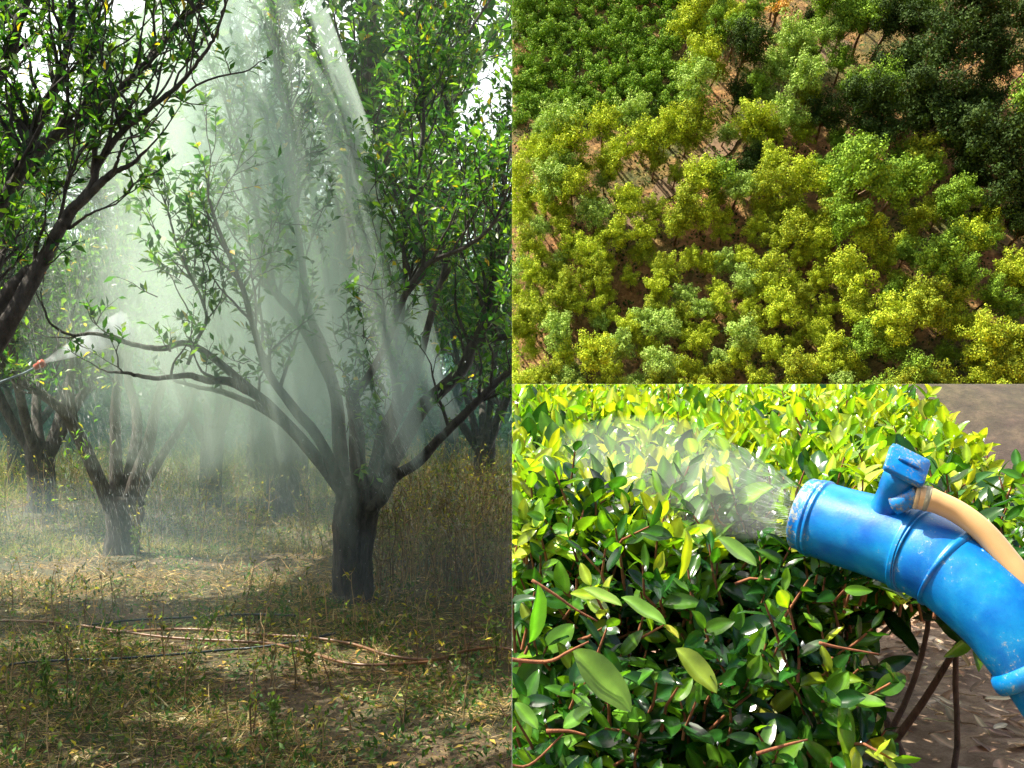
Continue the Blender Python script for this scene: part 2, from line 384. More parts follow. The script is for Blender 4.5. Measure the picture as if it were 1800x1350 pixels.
def main_tree():
    D = 8.2; r = empty('orchard_tree', P(622, 1052, D) * [1, 1, 0])
    tag(r, 'large spreading tree in right foreground, mist pouring over its forked trunk', 'tree', 'orchard trees')
    tr, br, fo = MB(), MB(), MB()
    pts = catmull([P(622, 1085, D), P(622, 1050, D), P(619, 985, D), P(622, 925, D), P(632, 868, D), P(636, 835, D)], 8)
    n = len(pts); x = np.linspace(0, 1, n)
    rad = 0.143 + 0.10 * np.exp(-x * 10) + 0.035 * np.exp(-((x - 0.85) / 0.25) ** 2)
    rad[-6:] *= np.linspace(1, 0.55, 6)
    tube(tr, pts, rad, 44, lump=0.06)
    for a in np.linspace(0, 6.28, 8)[:-1]:      # root flare
        b = pts[3]; o = np.array([math.cos(a), math.sin(a), 0])
        tube(tr, catmull([b + o * 0.10 + [0, 0, .1], b + o * 0.19 + [0, 0, -.05], b + o * 0.34 + [0, 0, -.2]], 4), np.linspace(0.095, 0.02, 9), 10, lump=.1)
    build('trunk', tr, M_BARK, r, True, 'L')
    LB = {
     'A': ([(606, 885), (593, 843), (560, 770), (517, 717), (480, 667), (457, 610), (430, 520), (395, 430), (370, 350)], 8.15, 7.3, .052, .010),
     'B': ([(612, 872), (603, 833), (597, 770), (590, 690), (567, 637), (517, 550), (483, 507), (467, 460), (440, 330), (410, 240), (390, 170)], 8.2, 8.9, .066, .010),
     'C': ([(586, 675), (568, 610), (543, 550), (533, 483), (522, 400), (508, 300), (500, 200), (480, 90), (470, -10)], 8.3, 8.8, .040, .010),
     'D': ([(632, 850), (628, 800), (628, 750), (622, 712), (620, 685)], 8.05, 7.8, .065, .045),
     'D2': ([(622, 700), (636, 680), (663, 637), (683, 597), (703, 543), (723, 500), (750, 467), (790, 447), (830, 425), (862, 390), (885, 330)], 7.8, 7.2, .034, .010),
     'E': ([(655, 835), (666, 790), (676, 752), (697, 706), (694, 655), (694, 600), (710, 540), (718, 470), (716, 400), (735, 320), (748, 220), (744, 120), (738, 10)], 8.1, 8.2, .050, .010),
     'F': ([(650, 862), (672, 830), (703, 783), (740, 720), (783, 677), (817, 637), (833, 600), (857, 550), (867, 500), (880, 430), (889, 340), (893, 250)], 8.2, 8.2, .078, .014),
     'F2': ([(833, 606), (862, 597), (900, 587), (940, 575)], 8.2, 8.0, .035, .02),
     'G': ([(668, 800), (690, 752), (718, 690), (740, 630), (757, 560), (783, 467), (800, 380), (792, 260), (772, 130), (760, 20)], 8.4, 9.4, .048, .010),
     'H': ([(648, 893), (668, 880), (690, 842), (733, 813), (767, 777), (817, 727), (860, 683), (905, 640), (930, 600)], 8.1, 7.7, .052, .02),
     'I': ([(600, 862), (543, 787), (493, 733), (450, 692), (400, 667), (367, 667), (333, 657), (273, 660), (233, 650), (193, 647)], 8.1, 6.9, .05, .008),
     'J': ([(560, 812), (500, 745), (450, 713), (400, 690), (350, 680), (308, 667)], 8.0, 8.6, .04, .012),
     'K': ([(470, 708), (430, 675), (373, 628), (327, 603), (280, 612), (233, 603), (200, 593), (153, 580), (117, 583), (80, 560), (63, 517)], 7.8, 6.9, .03, .006),
     'K2': ([(330, 640), (345, 600), (362, 560), (340, 500), (312, 440), (290, 360)], 7.6, 7.3, .014, .006)}
    P_ = dict(A=(.42, .10, 9), B=(.42, .075, 10), C=(.3, .065, 10), D2=(.22, .08, 10), E=(.30, .07, 10), F=(.40, .07, 10), F2=(.2, .07, 10), G=(.36, .08, 9), H=(.5, .10, 10))
    for k, (px, d0, d1, r0, r1) in LB.items():
        w = MB(); pts, rad = limb(w, px, d0, d1, r0, r1, 12 if r0 > .05 else 8)
        if k in P_:
            t0, ev, nl = P_[k]; leafy_limb(br, fo, pts, rad, t0, ev, nl=nl, dens=1.15)
        elif k == 'D':
            for _ in range(5): spray(br, fo, pts[-1 - int(rng.integers(0, 3))], rng.normal(0, .4, 3) + [-.2, 0, 1], rng.uniform(.15, .3), .004, 8, .09)
            for _ in range(9): spray(br, fo, pts[int(rng.integers(4, len(pts)))] + [.03, -.03, 0], rng.normal(0, .5, 3) + [.6, -.3, .3], rng.uniform(.12, .25), .004, 8, .085)
        elif k in ('I', 'J', 'K', 'K2'):
            leafy_limb(br, fo, pts, rad, .45 if k != 'K2' else .2, .30 if k != 'K2' else .1, (0.2, .5), (.12, .28), nl=8, dens=.75)
        build('branch', w, M_BARK, r, True, 'L')
    # long upright sprout left of the crown, small tufts on the middle limbs
    for (a, b, d, n) in ((665, 640, 7.9, 8), (640, 560, 7.9, 10), (600, 580, 7.9, 8), (705, 640, 7.9, 6), (620, 650, 7.8, 6), (690, 700, 8, 10), (655, 730, 7.9, 10), (430, 640, 7.9, 7), (290, 380, 7.4, 12), (320, 470, 7.5, 12)):
        for _ in range(n): spray(br, fo, P(a, b, d) + rng.normal(0, .09, 3), rng.normal(0, .5, 3) + [-.1, 0, .5], rng.uniform(.16, .32), .004, 8, .085)
    build('twigs', br, M_BARK, r, False, 'L')['kind'] = 'stuff'; build('crown', fo, M_LEAF, r, False, 'L')
    return r
main_tree()

def second_tree():
    D = 10.6; r = empty('orchard_tree', P(215, 965, D) * [1, 1, 0])
    tag(r, 'mid-distance tree with five upright stems splitting low, left of the big tree', 'tree', 'orchard trees')
    tr, br, fo = MB(), MB(), MB()
    pts = catmull([P(214, 985, D), P(214, 960, D), P(216, 930, D), P(220, 900, D), P(222, 872, D)], 6)
    tube(tr, pts, 0.15 + 0.05 * np.exp(-np.linspace(0, 9, len(pts))) + np.linspace(0, .03, len(pts)), 18, lump=.06); build('trunk', tr, M_BARK, r, True, 'L')
    for px, d1, r0, r1, t0 in (([(206, 905), (190, 880), (165, 830), (138, 770), (110, 728), (78, 700), (40, 672), (0, 640)], 10.0, .085, .03, .6),
                       ([(212, 900), (206, 860), (203, 800), (200, 720), (205, 640), (190, 560), (170, 480)], 10.8, .085, .02, .5),
                       ([(222, 890), (228, 840), (240, 780), (240, 720), (225, 660), (235, 560), (260, 450)], 11.2, .075, .02, .5),
                       ([(230, 890), (240, 840), (262, 780), (275, 720), (292, 650), (310, 560), (330, 440)], 10.4, .085, .02, .5),
                       ([(236, 885), (262, 840), (296, 785), (330, 730), (350, 650), (380, 560)], 10.9, .06, .018, .5),
                       ([(130, 755), (122, 700), (125, 640), (118, 570), (150, 480)], 10.3, .05, .014, .5)):
        w = MB(); p, rd = limb(w, px, D, d1, r0, r1, 9); build('branch', w, M_BARK, r, True, 'L')
        leafy_limb(br, fo, p, rd, t0, .14, (.4, .9), nl=8, dens=1.0)
    for _ in range(26):
        a = rng.uniform(120, 170); spray(br, fo, P(a, rng.uniform(560, 900), 9.7), rng.normal(0, .3, 3) + [0, 0, .5], .22, .003, 5, .07, [(0.14, .26, .03), (0.4, .36, .03), (.08, .18, .03)], [.5, .2, .3])
    build('twigs', br, M_BARK, r, False, 'L')['kind'] = 'stuff'; build('crown', fo, M_LEAF, r, False, 'L')
second_tree()

def near_tree():
    D = 4.7; base = P(-330, 1350, D) * [1, 1, 0]; r = empty('orchard_tree', base)
    tag(r, 'nearest tree, dark leafy limbs reaching in from the left frame edge', 'tree', 'orchard trees')
    tr, br, fo = MB(), MB(), MB()
    tk = catmull([base + [0, 0, -.05], base + [.02, 0, .4], base + [0.05, 0.03, .8], P(-230, 900, D)], 6)
    tube(tr, tk, np.linspace(.17, .13, len(tk)), 16, lump=.06); build('trunk', tr, M_BARK, r, True)
    for px, d0, d1, r0, r1, t0, ev in (([(-230, 905), (-120, 760), (-50, 660), (0, 585), (40, 520), (77, 447), (110, 390), (150, 345), (187, 313), (213, 297), (240, 273)], 4.7, 4.5, .060, .006, .97, .3),
             ([(-240, 905), (-150, 780), (-70, 640), (-20, 560), (20, 510), (50, 480), (74, 472)], 4.7, 4.6, .05, .022, .98, .5),
             ([(140, 355), (162, 325), (173, 287), (213, 230), (250, 197), (300, 157), (333, 123), (367, 77), (390, 30), (400, -10)], 4.55, 4.4, .020, .004, .05, .055),
             ([(-220, 900), (-140, 700), (-60, 480), (0, 360), (33, 317), (83, 253), (140, 217), (187, 187), (233, 143), (283, 90), (317, 47), (367, 5), (400, -50)], 4.7, 4.6, .044, .005, .40, .045),
             ([(30, 320), (63, 230), (93, 173), (123, 93), (137, 33), (133, -30), (140, -120)], 4.7, 4.9, .026, .012, .05, .045),
             ([(120, 230), (143, 213), (157, 133), (165, 50), (175, -40)], 4.65, 5.0, .012, .006, .1, .05),
             ([(110, 395), (123, 403), (150, 385), (171, 373)], 4.6, 4.5, .010, .004, .99, .3),
             ([(-220, 900), (-180, 600), (-120, 350), (-40, 200), (20, 100), (40, 0), (50, -100)], 4.7, 5.0, .05, .010, .35, .045),
             ([(100, 400), (110, 370), (120, 330), (135, 295), (140, 260)], 4.6, 4.5, .010, .004, .2, .05),
             ([(-140, 700), (-60, 560), (-20, 500), (5, 440), (10, 390), (30, 340)], 4.7, 5.1, .026, .008, .3, .05),
             ([(195, 310), (205, 290), (212, 262), (232, 236)], 4.5, 4.4, .010, .004, .99, .09)):
        w = MB(); p, rd = limb(w, px, d0, d1, r0, r1, 10 if r0 > .02 else 7, n=7); build('branch', w, M_BARK, r, True, 'L')
        leafy_limb(br, fo, p, rd, t0, ev, (.18, .50), (.10, .22), lsize=.055, nl=9, dens=1.0)
    for (a, b) in ((95, 350), (85, 320), (110, 340), (40, 440), (20, 420)):
        for _ in range(5): spray(br, fo, P(a, b, 4.55) + rng.normal(0, .03, 3), rng.normal(0, .5, 3) + [-.3, 0, .7], rng.uniform(.1, .2), .003, 9, .058)
    for a, dx, dy, z1 in ((0, .3, -.9, 4.4), (1, -.2, -.3, 4.8), (2, .7, -.2, 4.9), (3, .55, .7, 4.8), (4, -.1, .9, 4.5), (5, 1.0, .25, 5.0), (6, 1.0, -.7, 4.7)):  # crown limbs added above the view to shade the foreground
        q = catmull([base + [0, 0, .95], base + [dx * .3, dy * .3, 1.9], base + [dx * .8, dy * .7, 3.2], base + [dx * 1.3, dy * 1.3, z1]], 7); rd = np.linspace(.055, .01, len(q))
        w = MB(); tube(w, q, rd, 8, lump=.06); build('branch', w, M_BARK, r, True, 'L'); leafy_limb(br, fo, q, rd, .62, .09, (.4, .9), (.15, .3), lsize=.08, nl=8, dens=1.0)
    w = MB(); c0 = P(74, 472, 4.6); dv = nrm(P(74, 472, 4.6) - P(50, 480, 4.6)); tube(w, [c0 - dv * .004, c0 + dv * .006], [.0245, .0235], 12, c=(1, 1, 1))
    m = bark_mat('cut_wood', (.45, .16, .05), (.75, .36, .12), 60); build('cut_end', w, m, r)
    build('twigs', br, M_BARK, r, False, 'L')['kind'] = 'stuff'; build('crown', fo, M_LEAF, r, False, 'L')
near_tree()

def tree_proto(seed, hgt=4.6, spread=2.0, nl=5, low=0.7):
    global rng
    keep = rng; rng = np.random.default_rng(seed)
    tr, br, fo = MB(), MB(), MB()
    h0 = low * rng.uniform(.8, 1.2)
    tk = catmull([[0, 0, -.1], [.02, 0, h0 * .4], [0.0, .03, h0], [.02, .03, h0 + .15]], 5)
    tube(tr, tk, .15 + .06 * np.exp(-np.linspace(0, 7, len(tk))), 12, lump=.07)
    for i in range(nl):
        a = i * 6.283 / nl + rng.uniform(-.4, .4); o = np.array([math.cos(a), math.sin(a), 0]); sp = spread * rng.uniform(.5, 1.0); z1 = hgt * rng.uniform(.75, 1)
        q = catmull([[0, 0, h0 * .8], o * sp * .25 + [0, 0, h0 + .5], o * sp * .6 + [0, 0, h0 + (z1 - h0) * .45] + rng.normal(0, .12, 3), o * sp + [0, 0, z1]], 6)
        rd = np.linspace(.075, .012, len(q)); tube(tr, q, rd, 8, lump=.07)
        leafy_limb(br, fo, q, rd, .25, .11, (.5, 1.2), (.2, .4), lsize=.125, nl=8, dens=.95)
        for j in range(2):
            k = int(rng.integers(7, 13)); q2 = catmull([q[k], q[k] + rng.normal(0, .25, 3) + o * .3 + [0, 0, .3], q[k] + rng.normal(0, .5, 3) + o * .5 + [0, 0, 1.1]], 5)
            rd = np.linspace(.03, .008, len(q2)); tube(tr, q2, rd, 6); leafy_limb(br, fo, q2, rd, .3, .12, (.4, 1.0), (.2, .4), lsize=.125, nl=8, dens=.95)
    v, f, c = tr.data(); m1 = to_mesh('trunk', v, f, c, M_BARK, True)
    v, f, c = br.data(); m2 = to_mesh('twigs', v, f, c, M_BARK, False)
    v, f, c = fo.data(); m3 = to_mesh('crown', v, f, c, M_LEAF, False)
    rng = keep
    return dict(name='orchard_tree', parts=[('trunk', m1, True), ('twigs', m2, False), ('crown', m3, False)])
PT = [tree_proto(11), tree_proto(23, 4.9, 2.3, 6), tree_proto(37, 4.4, 1.8, 4, .9)]
back = [  # px, d, proto, scale, label
 (30, 17.5, 1, 1.05, 'shaded tree at the left frame edge with thick short dark trunk'),
 (372, 14.6, 2, .95, 'misty slender tree right of the five-stemmed tree'),
 (478, 19, 0, 1.05, 'hazy tree seen between the misty slender tree and the big forked trunk'),
 (850, 15.5, 1, .95, 'dark-leaved tree behind the right limbs, against the collage middle'),
 (790, 21, 2, 1.1, 'tree far behind the big tree on the right, over dry grass')]
for (px, d, k, s, lab) in back:
    x = (px - 900) / F * d
    Mx = Matrix.Translation((x, d, float(gz(x, d)))) @ Matrix.Rotation(rng.uniform(0, 6.28), 4, 'Z') @ Matrix.Scale(s, 4)
    put_copy(PT[k], Mx, 'L', lab, 'tree', 'orchard trees')
Mx = Matrix.Translation((-4.75, 6.4, 0)) @ Matrix.Rotation(1.1, 4, 'Z')  # tree added mostly out of view so its crown darkens the foreground
put_copy(PT[1], Mx, 'L', 'added tree just outside the left frame edge, put there to shade the ground', 'tree', 'orchard trees')
for (x, d, k, s, lab) in ((-5.9, 13.8, 0, 1.15, 'tree behind the nearest limbs, left of the five-stemmed tree'),
     (-4.0, 17.5, 2, 1.35, 'tall slender tree behind the five-stemmed tree'), (-2.75, 13.6, 1, 1.62, 'very tall pale tree in the mist, behind the left half of the big tree'), (-3.3, 22, 0, 1.35, 'tree far behind the mist, above the middle of the orchard view')):
    put_copy(PT[k], Matrix.Translation((x, d, 0)) @ Matrix.Rotation(d * 2, 4, 'Z') @ Matrix.Scale(s, 4), 'L', lab, 'tree', 'orchard trees')
far = []
for d, x0 in ((25, -13.0), (31, -17.0), (38, -20), (47, -25)):
    x = x0
    while x < -0.2:
        far.append((x + rng.uniform(-.6, .6), d + rng.uniform(-1.5, 1.5))); x += 3.6 if d < 40 else 4.4
for i, (x, d) in enumerate(far):
    Mx = Matrix.Translation((min(x, -.4), d, 0)) @ Matrix.Rotation(rng.uniform(0, 6.28), 4, 'Z') @ Matrix.Scale(rng.uniform(1.0, 1.25), 4)
    put_copy(PT[i % 3], Mx, 'L', 'distant blue-green tree in the rows at the back of the orchard', 'tree', 'distant trees in the orchard rows')

mb = MB(); n = 34000; y = rng.uniform(25, 36, n); x = -rng.uniform(0.0, .52, n) * y; z = rng.uniform(0, 1, n) ** 1.1 * (2.3 + .7 * np.sin(x * .9) + .4 * np.sin(x * 2.3 + y))
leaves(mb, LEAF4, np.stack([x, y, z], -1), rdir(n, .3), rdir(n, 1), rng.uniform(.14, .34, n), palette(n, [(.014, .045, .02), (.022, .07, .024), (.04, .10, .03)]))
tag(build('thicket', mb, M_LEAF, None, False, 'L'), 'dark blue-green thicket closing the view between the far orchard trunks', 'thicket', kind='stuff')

# ------------------------------------------------------------------ orchard floor cover
def ok_xy(n, y0, y1, pw=1.0):
    y = y0 + (y1 - y0) * rng.uniform(0, 1, n) ** pw
    x = -rng.uniform(0.002, 0.50, n) * y; return x, y
STRAW = [(0.46, 0.32, 0.11), (0.32, 0.21, 0.07), (0.62, 0.48, 0.22), (0.14, 0.085, 0.04), (0.10, 0.12, 0.03)]
def blades(mb, n, y0, y1, ln, wd, upz, cols, w=None, pw=1.0, bend=.2):
    x, y = ok_xy(n, y0, y1, pw); z = gz(x, y)
    dr = nrm(np.stack([rng.normal(0, 1, n), rng.normal(0, 1, n), np.abs(rng.normal(0, 1, n)) * upz + .02], -1))
    l = ln * rng.uniform(.4, 1.3, n) * np.where(np.sin(x * 2.1 + 1.5 * np.sin(y * 1.1)) * np.sin(y * 1.7 + x) + .5 * np.sin(x * 5 + y * 4) + rng.normal(0, .3, n) < -.25, .12, 1.0)
    tv = np.array([[-.5, 0, 0], [.5, 0, 0], [.35, .5, 0], [-.35, .5, 0], [0, 1, 0]])
    pos = np.stack([x, y, z], -1); side = nrm(np.cross(dr, rdir(n, 1.0))); k = 5
    b = rng.normal(0, bend, (n, 3)); b[:, 2] = -np.abs(b[:, 2]) * .3
    w_ = wd * rng.uniform(.6, 1.4, n)
    v = pos[:, None] + side[:, None] * (tv[None, :, 0:1] * w_[:, None, None]) + dr[:, None] * tv[None, :, 1:2] * l[:, None, None] + (b * l[:, None])[:, None] * (tv[None, :, 1:2] ** 2)
    fq = (np.arange(n)[:, None] * k + np.array([0, 1, 2, 3])); ft = (np.arange(n)[:, None] * k + np.array([3, 2, 4]))
    mb.add(v.reshape(-1, 3), [fq, ft], np.repeat(palette(n, cols, w), k, 0))
mb = MB(); blades(mb, 26000, 4.3, 9.5, .16, .004, .22, STRAW, [.3, .25, .15, .2, .1], 1.3); blades(mb, 12000, 8, 16, .2, .007, .5, STRAW, [.35, .3, .15, .1, .1])
tag(build('straw', mb, M_DRY, None, False, 'L'), 'matted dry straw and broken stalks covering the orchard floor', 'straw', kind='stuff')
mb = MB()
GRS = [(0.11, 0.19, 0.03), (0.06, 0.13, 0.025), (0.20, 0.26, 0.05), (.38, .34, .10)]
blades(mb, 14000, 4.3, 9, .07, .006, 1.2, GRS, [.35, .35, .2, .1], 1.2, .4); blades(mb, 12000, 10.6, 17, .20, .007, 2.2, GRS, [.12, .10, .28, .50], 1.2, .4); blades(mb, 14000, 15, 40, .6, .015, 3, GRS, [.15, .15, .35, .35], 1.0, .3)
tag(build('grass', mb, M_WEED, None, False, 'L'), 'patchy green and yellowing grass between the orchard trees', 'grass', kind='stuff')
# low leafy ground weeds in patches
mb = MB()
for _ in range(420):
    x, y = ok_xy(1, 4.4, 13, 1.2); x, y = x[0], y[0]; n = int(rng.integers(10, 34)); rr = rng.uniform(.04, .16)
    p = np.stack([x + rng.normal(0, rr, n), y + rng.normal(0, rr, n), np.zeros(n)], -1); p[:, 2] = gz(p[:, 0], p[:, 1]) + rng.uniform(0, .07, n)
    g = rng.uniform(.6, 1.3); leaves(mb, LEAF5, p, rdir(n, .5), rdir(n, 1.5), rng.uniform(.02, .055, n), palette(n, np.array([(0.05, .13, .03), (.10, .18, .035), (.25, .24, .05)]) * g, [.5, .38, .12]))
tag(build('ground_weeds', mb, M_WEED, None, False, 'L'), 'low broad-leaved weeds creeping over the orchard floor', 'weeds', kind='stuff')
# fallen leaves
mb = MB(); n = 2600; x, y = ok_xy(n, 4.4, 13, 1.1); p = np.stack([x, y, gz(x, y) + .012], -1)
leaves(mb, LEAF5, p, nrm(np.stack([rng.normal(size=n), rng.normal(size=n), rng.normal(0, .2, n)], -1)), rdir(n, 2.5), rng.uniform(.03, .07, n), palette(n, [(.32, .20, .08), (.55, .36, .06), (.20, .11, .05), (.45, .38, .22)]))
tag(build('fallen_leaves', mb, M_DRY, None, False, 'L'), 'brown and yellow fallen leaves scattered under the orchard trees', 'leaves', kind='stuff')
# tall dry weeds
def weed(mb, lf, x, y, h, n_br, cols, lc, nleaf=3):
    z = float(gz(x, y)); p = np.array([x, y, z]); pts = [p]; d = nrm(np.array([rng.normal(0, .12), rng.normal(0, .12), 1.0]))
    for i in range(7): d = nrm(d + rng.normal(0, .07, 3)); pts.append(pts[-1] + d * h / 7)
    pts = np.array(pts); c = palette(1, cols)[0]; tube(mb, pts, np.linspace(.004, .0015, 8), 4, c=c, cap=False)
    for _ in range(n_br):
        i = int(rng.integers(2, 8)); dd = nrm(rng.normal(0, .6, 3) + [0, 0, .7]); l = h * rng.uniform(.12, .35)
        q = np.array([pts[i], pts[i] + dd * l * .5 + rng.normal(0, .01, 3), pts[i] + dd * l + [0, 0, l * .15]]); tube(mb, q, [.0025, .002, .001], 3, c=c, cap=False)
        if nleaf: 
            t = rng.uniform(.2, 1, nleaf)[:, None]; pp = q[0] * (1 - t) + q[2] * t
            leaves(lf, LEAF5, pp, rdir(nleaf, .3), rdir(nleaf, 1), rng.uniform(.018, .05, nleaf), palette(nleaf, lc))
st, lf = MB(), MB()
DRYC = [(.34, .23, .11), (.50, .36, .17), (.20, .13, .06)]; LC = [(.12, .17, .04), (.30, .27, .06), (.22, .16, .07), (.08, .13, .04), (.55, .45, .05), (.20, .30, .06), (.34, .38, .08)]
for _ in range(330):       # thicket at right behind the big trunk
    d = rng.uniform(8.3, 11.5); weed(st, lf, (rng.uniform(660, 900) - 900) / F * d, d, rng.uniform(.4, .95), 7, DRYC, LC)
for _ in range(650):
    d = rng.uniform(10.2, 20); weed(st, lf, (rng.uniform(-20, 900) - 900) / F * d, d, rng.uniform(.3, .8), 6, DRYC + [(.16, .2, .05)], LC + [(.16, .24, .05), (.12, .2, .05)], 4)
for _ in range(150):
    d = rng.uniform(4.8, 8.2); weed(st, lf, (rng.uniform(-20, 900) - 900) / F * d, d, rng.uniform(.08, .38), 3, DRYC, LC)
tag(build('dry_stalks', st, M_DRY, None, False, 'L'), 'thin brown stalks of tall dry weeds behind and beside the trunks', 'weeds', kind='stuff')
tag(build('weed_leaves', lf, M_WEED, None, False, 'L'), 'small yellow-green leaves on the tall dry weeds', 'leaves', kind='stuff')
# single green weeds one can pick out
for (px, py, h, lab) in ((325, 1225, .42, 'feathery green weed standing alone in the lower orchard foreground'), (545, 1190, .20, 'dark green clump of weed in front of the brown hoses'),
                         (875, 1150, .33, 'pale green weed at the hose end by the collage middle'), (85, 1235, .18, 'bright green weed at the lower left'), (240, 985, .25, 'yellow-green sprout beside the base of the five-stemmed tree'),
                         (175, 885, .75, 'tall grey-green seeding weed beside the five-stemmed tree'), (480, 1300, .2, 'low leafy weed in the bottom foreground, left of its middle')):
    d = H * F / (py - 675); x = (px - 900) / F * d; r = empty('weed', (x, d, 0)); tag(r, lab, 'weed', 'single weeds')
    s2, l2 = MB(), MB()
    weed(s2, l2, x, d, h, 20, [(.14, .18, .05)], [(.12, .22, .04), (.20, .28, .06)], 4)
    build('stem', s2, M_DRY, r, False, 'L'); build('foliage', l2, M_WEED, r, False, 'L')
# hoses
def gpt(px, py, up=.012):
    d = H * F / (py - 675)
    for _ in range(4):
        z = float(gz((px - 900) / F * d, d)) + up; d = (H - z) * F / (py - 675)
    return P(px, py, d)
def plain(name, col, rough=.5, sc=40, var=.35):
    m, nt, out = new_mat(name); tc = N(nt, 'ShaderNodeTexCoord'); nz = noise(nt, tc.outputs['Object'], sc, 5)
    p = N(nt, 'ShaderNodeBsdfPrincipled'); p.inputs['Roughness'].default_value = rough
    L(nt, ramp(nt, nz, [(.3, [c * (1 - var) for c in col]), (.7, [min(1, c * (1 + var)) for c in col])]), p.inputs['Base Color']); L(nt, p.outputs[0], out.inputs[0]); return m
M_HB = plain('brown_hose', (.17, .08, .032), .35); M_HK = plain('black_hose', (.02, .035, .04), .4)
for nm, pts, r_, m, lab in (
  ('hose', [(-40, 1090), (95, 1094), (200, 1108), (300, 1121), (450, 1129), (505, 1137), (560, 1152), (617, 1167), (690, 1168), (760, 1163)], .009, M_HB, 'brown hose from the left edge dipping past the green weed clump'),
  ('hose', [(190, 1112), (330, 1106), (483, 1117), (550, 1121), (623, 1133), (683, 1152), (750, 1160), (783, 1155), (817, 1145), (867, 1138), (900, 1142), (930, 1150)], .0095, M_HB, 'brown hose that arches up at the right, near the collage middle'),
  ('hose', [(103, 1103), (167, 1098), (233, 1090), (333, 1085), (433, 1080), (520, 1082)], .008, M_HK, 'black hose lying just behind the brown hoses'),
  ('hose', [(-30, 1178), (0, 1173), (40, 1165), (120, 1160), (200, 1158), (300, 1151), (400, 1142), (450, 1138), (520, 1128), (590, 1113)], .007, M_HK, 'black hose half buried in straw in front of the brown hoses')):
    mb = MB(); q = catmull(np.array([gpt(a, b, .03) for a, b in pts]), 10); tube(mb, q, r_, 10)
    tag(build(nm, mb, m, None, True, 'L'), lab, 'hose', 'hoses on the orchard floor')
# hand lance spraying from the left
D = 7.3; r = empty('spray_lance', P(-60, 690, D)); tag(r, 'thin spray lance with red tip, pointing in from the left edge', 'sprayer')
mb = MB(); tube(mb, catmull([P(-60, 697, D), P(0, 672, D), P(40, 657, D), P(62, 646, D)], 6), .008, 10); build('pole', mb, plain('lance_steel', (.16, .22, .26), .3), r, True)
mb = MB(); a = P(60, 647, D); b = P(77, 637, D); tube(mb, [a, a + (b - a) * .1, a + (b - a) * .55, a + (b - a) * .6, b], [.014, .022, .022, .028, .026], 14); build('nozzle', mb, plain('red_nozzle', (.45, .09, .05), .45), r, True)

# ------------------------------------------------------------------ mist in the orchard
def vol_mat(name, dens, col=(.80, .97, .87), aniso=.45, field=None):
    m, nt, out = new_mat(name); p = N(nt, 'ShaderNodeVolumePrincipled')
    p.inputs['Color'].default_value = (*col, 1); p.inputs['Anisotropy'].default_value = aniso; p.inputs['Density'].default_value = dens
    if field: L(nt, field(nt), p.inputs['Density'])
    L(nt, p.outputs[0], out.inputs['Volume']); return m
def box(name, lo, hi, mat):
    mb = MB(); v = [[x, y, z] for z in (lo[2], hi[2]) for y in (lo[1], hi[1]) for x in (lo[0], hi[0])]
    mb.add(v, np.array([[0, 2, 3, 1], [4, 5, 7, 6], [0, 1, 5, 4], [2, 6, 7, 3], [0, 4, 6, 2], [1, 3, 7, 5]])); return build(name, mb, mat)
def mist_field(nt):
    tc = N(nt, 'ShaderNodeTexCoord')
    rot = N(nt, 'ShaderNodeMapping', vector_type='TEXTURE')       # local Z follows the sunbeam streaks painted into the mist density
    e = Vector((-0.36, 0.10, 0.93)).to_track_quat('Z', 'Y').to_euler(); rot.inputs['Rotation'].default_value = e; L(nt, tc.outputs['Object'], rot.inputs[0])
    sc = N(nt, 'ShaderNodeMapping'); sc.inputs['Scale'].default_value = (.28, 4.6, .08); L(nt, rot.outputs[0], sc.inputs[0])
    n1 = noise(nt, sc.outputs[0], 1.0, 3, .6)
    streak = ramp(nt, n1, [(.49, 0.0), (.575, 1.0)])
    sx = N(nt, 'ShaderNodeSeparateXYZ'); L(nt, tc.outputs['Object'], sx.inputs[0])
    def mth(op, a, b=None, c=None):
        n = N(nt, 'ShaderNodeMath', operation=op)
        for i, x in enumerate((a, b, c)):
            if x is None: continue
            if hasattr(x, 'links'): L(nt, x, n.inputs[i])
            else: n.inputs[i].default_value = x
        return n.outputs[0]
    # distance from a slanting line through the orchard: dense core, thin edges
    cx = mth('ADD', sx.outputs[0], mth('MULTIPLY', sx.outputs[2], .22))       # x + 0.22 z
    dx = mth('DIVIDE', mth('ADD', cx, 1.85), 1.05)
    g = mth('EXPONENT', mth('MULTIPLY', mth('MULTIPLY', dx, dx), -1.0))
    hz = mth('MULTIPLY', mth('SMOOTH_MIN', mth('MULTIPLY', mth('ADD', sx.outputs[2], -.35), .26), 1.0, .1), 1.0)
    core = mth('MULTIPLY', mth('MULTIPLY', g, streak), hz)
    return mth('ADD', mth('MAXIMUM', mth('MULTIPLY', core, .12), 0.0), .003)
box('mist', (-7, 6.3, -.1), (-.012, 12.6, 6.0), vol_mat('mist_air', .05, aniso=.0, field=mist_field))
tag(bpy.data.objects['mist'], 'fine spray mist in the orchard, its density streaked to imitate slanting sunbeams', 'mist', kind='stuff')
box('haze', (-60, 12.7, -.3), (-.012, 75, 9.5), vol_mat('haze_air', .008, (.42, .90, .92), .0))
tag(bpy.data.objects['haze'], 'thin bluish haze hanging between the far orchard trees', 'haze', kind='stuff')
box('ground_mist', (-5.4, 6.7, -.08), (-.013, 12.4, .62), vol_mat('ground_mist_air', .035, (.72, .95, 1.0), .0))
tag(bpy.data.objects['ground_mist'], 'low bluish mist settled over the ground around the orchard trunks', 'mist', kind='stuff')
mb = MB(); a = P(78, 636, 7.3); b = P(225, 572, 7.6); q = catmull([a, a + (b - a) * .4, b], 6); tube(mb, q, np.linspace(.012, .115, len(q)), 20)
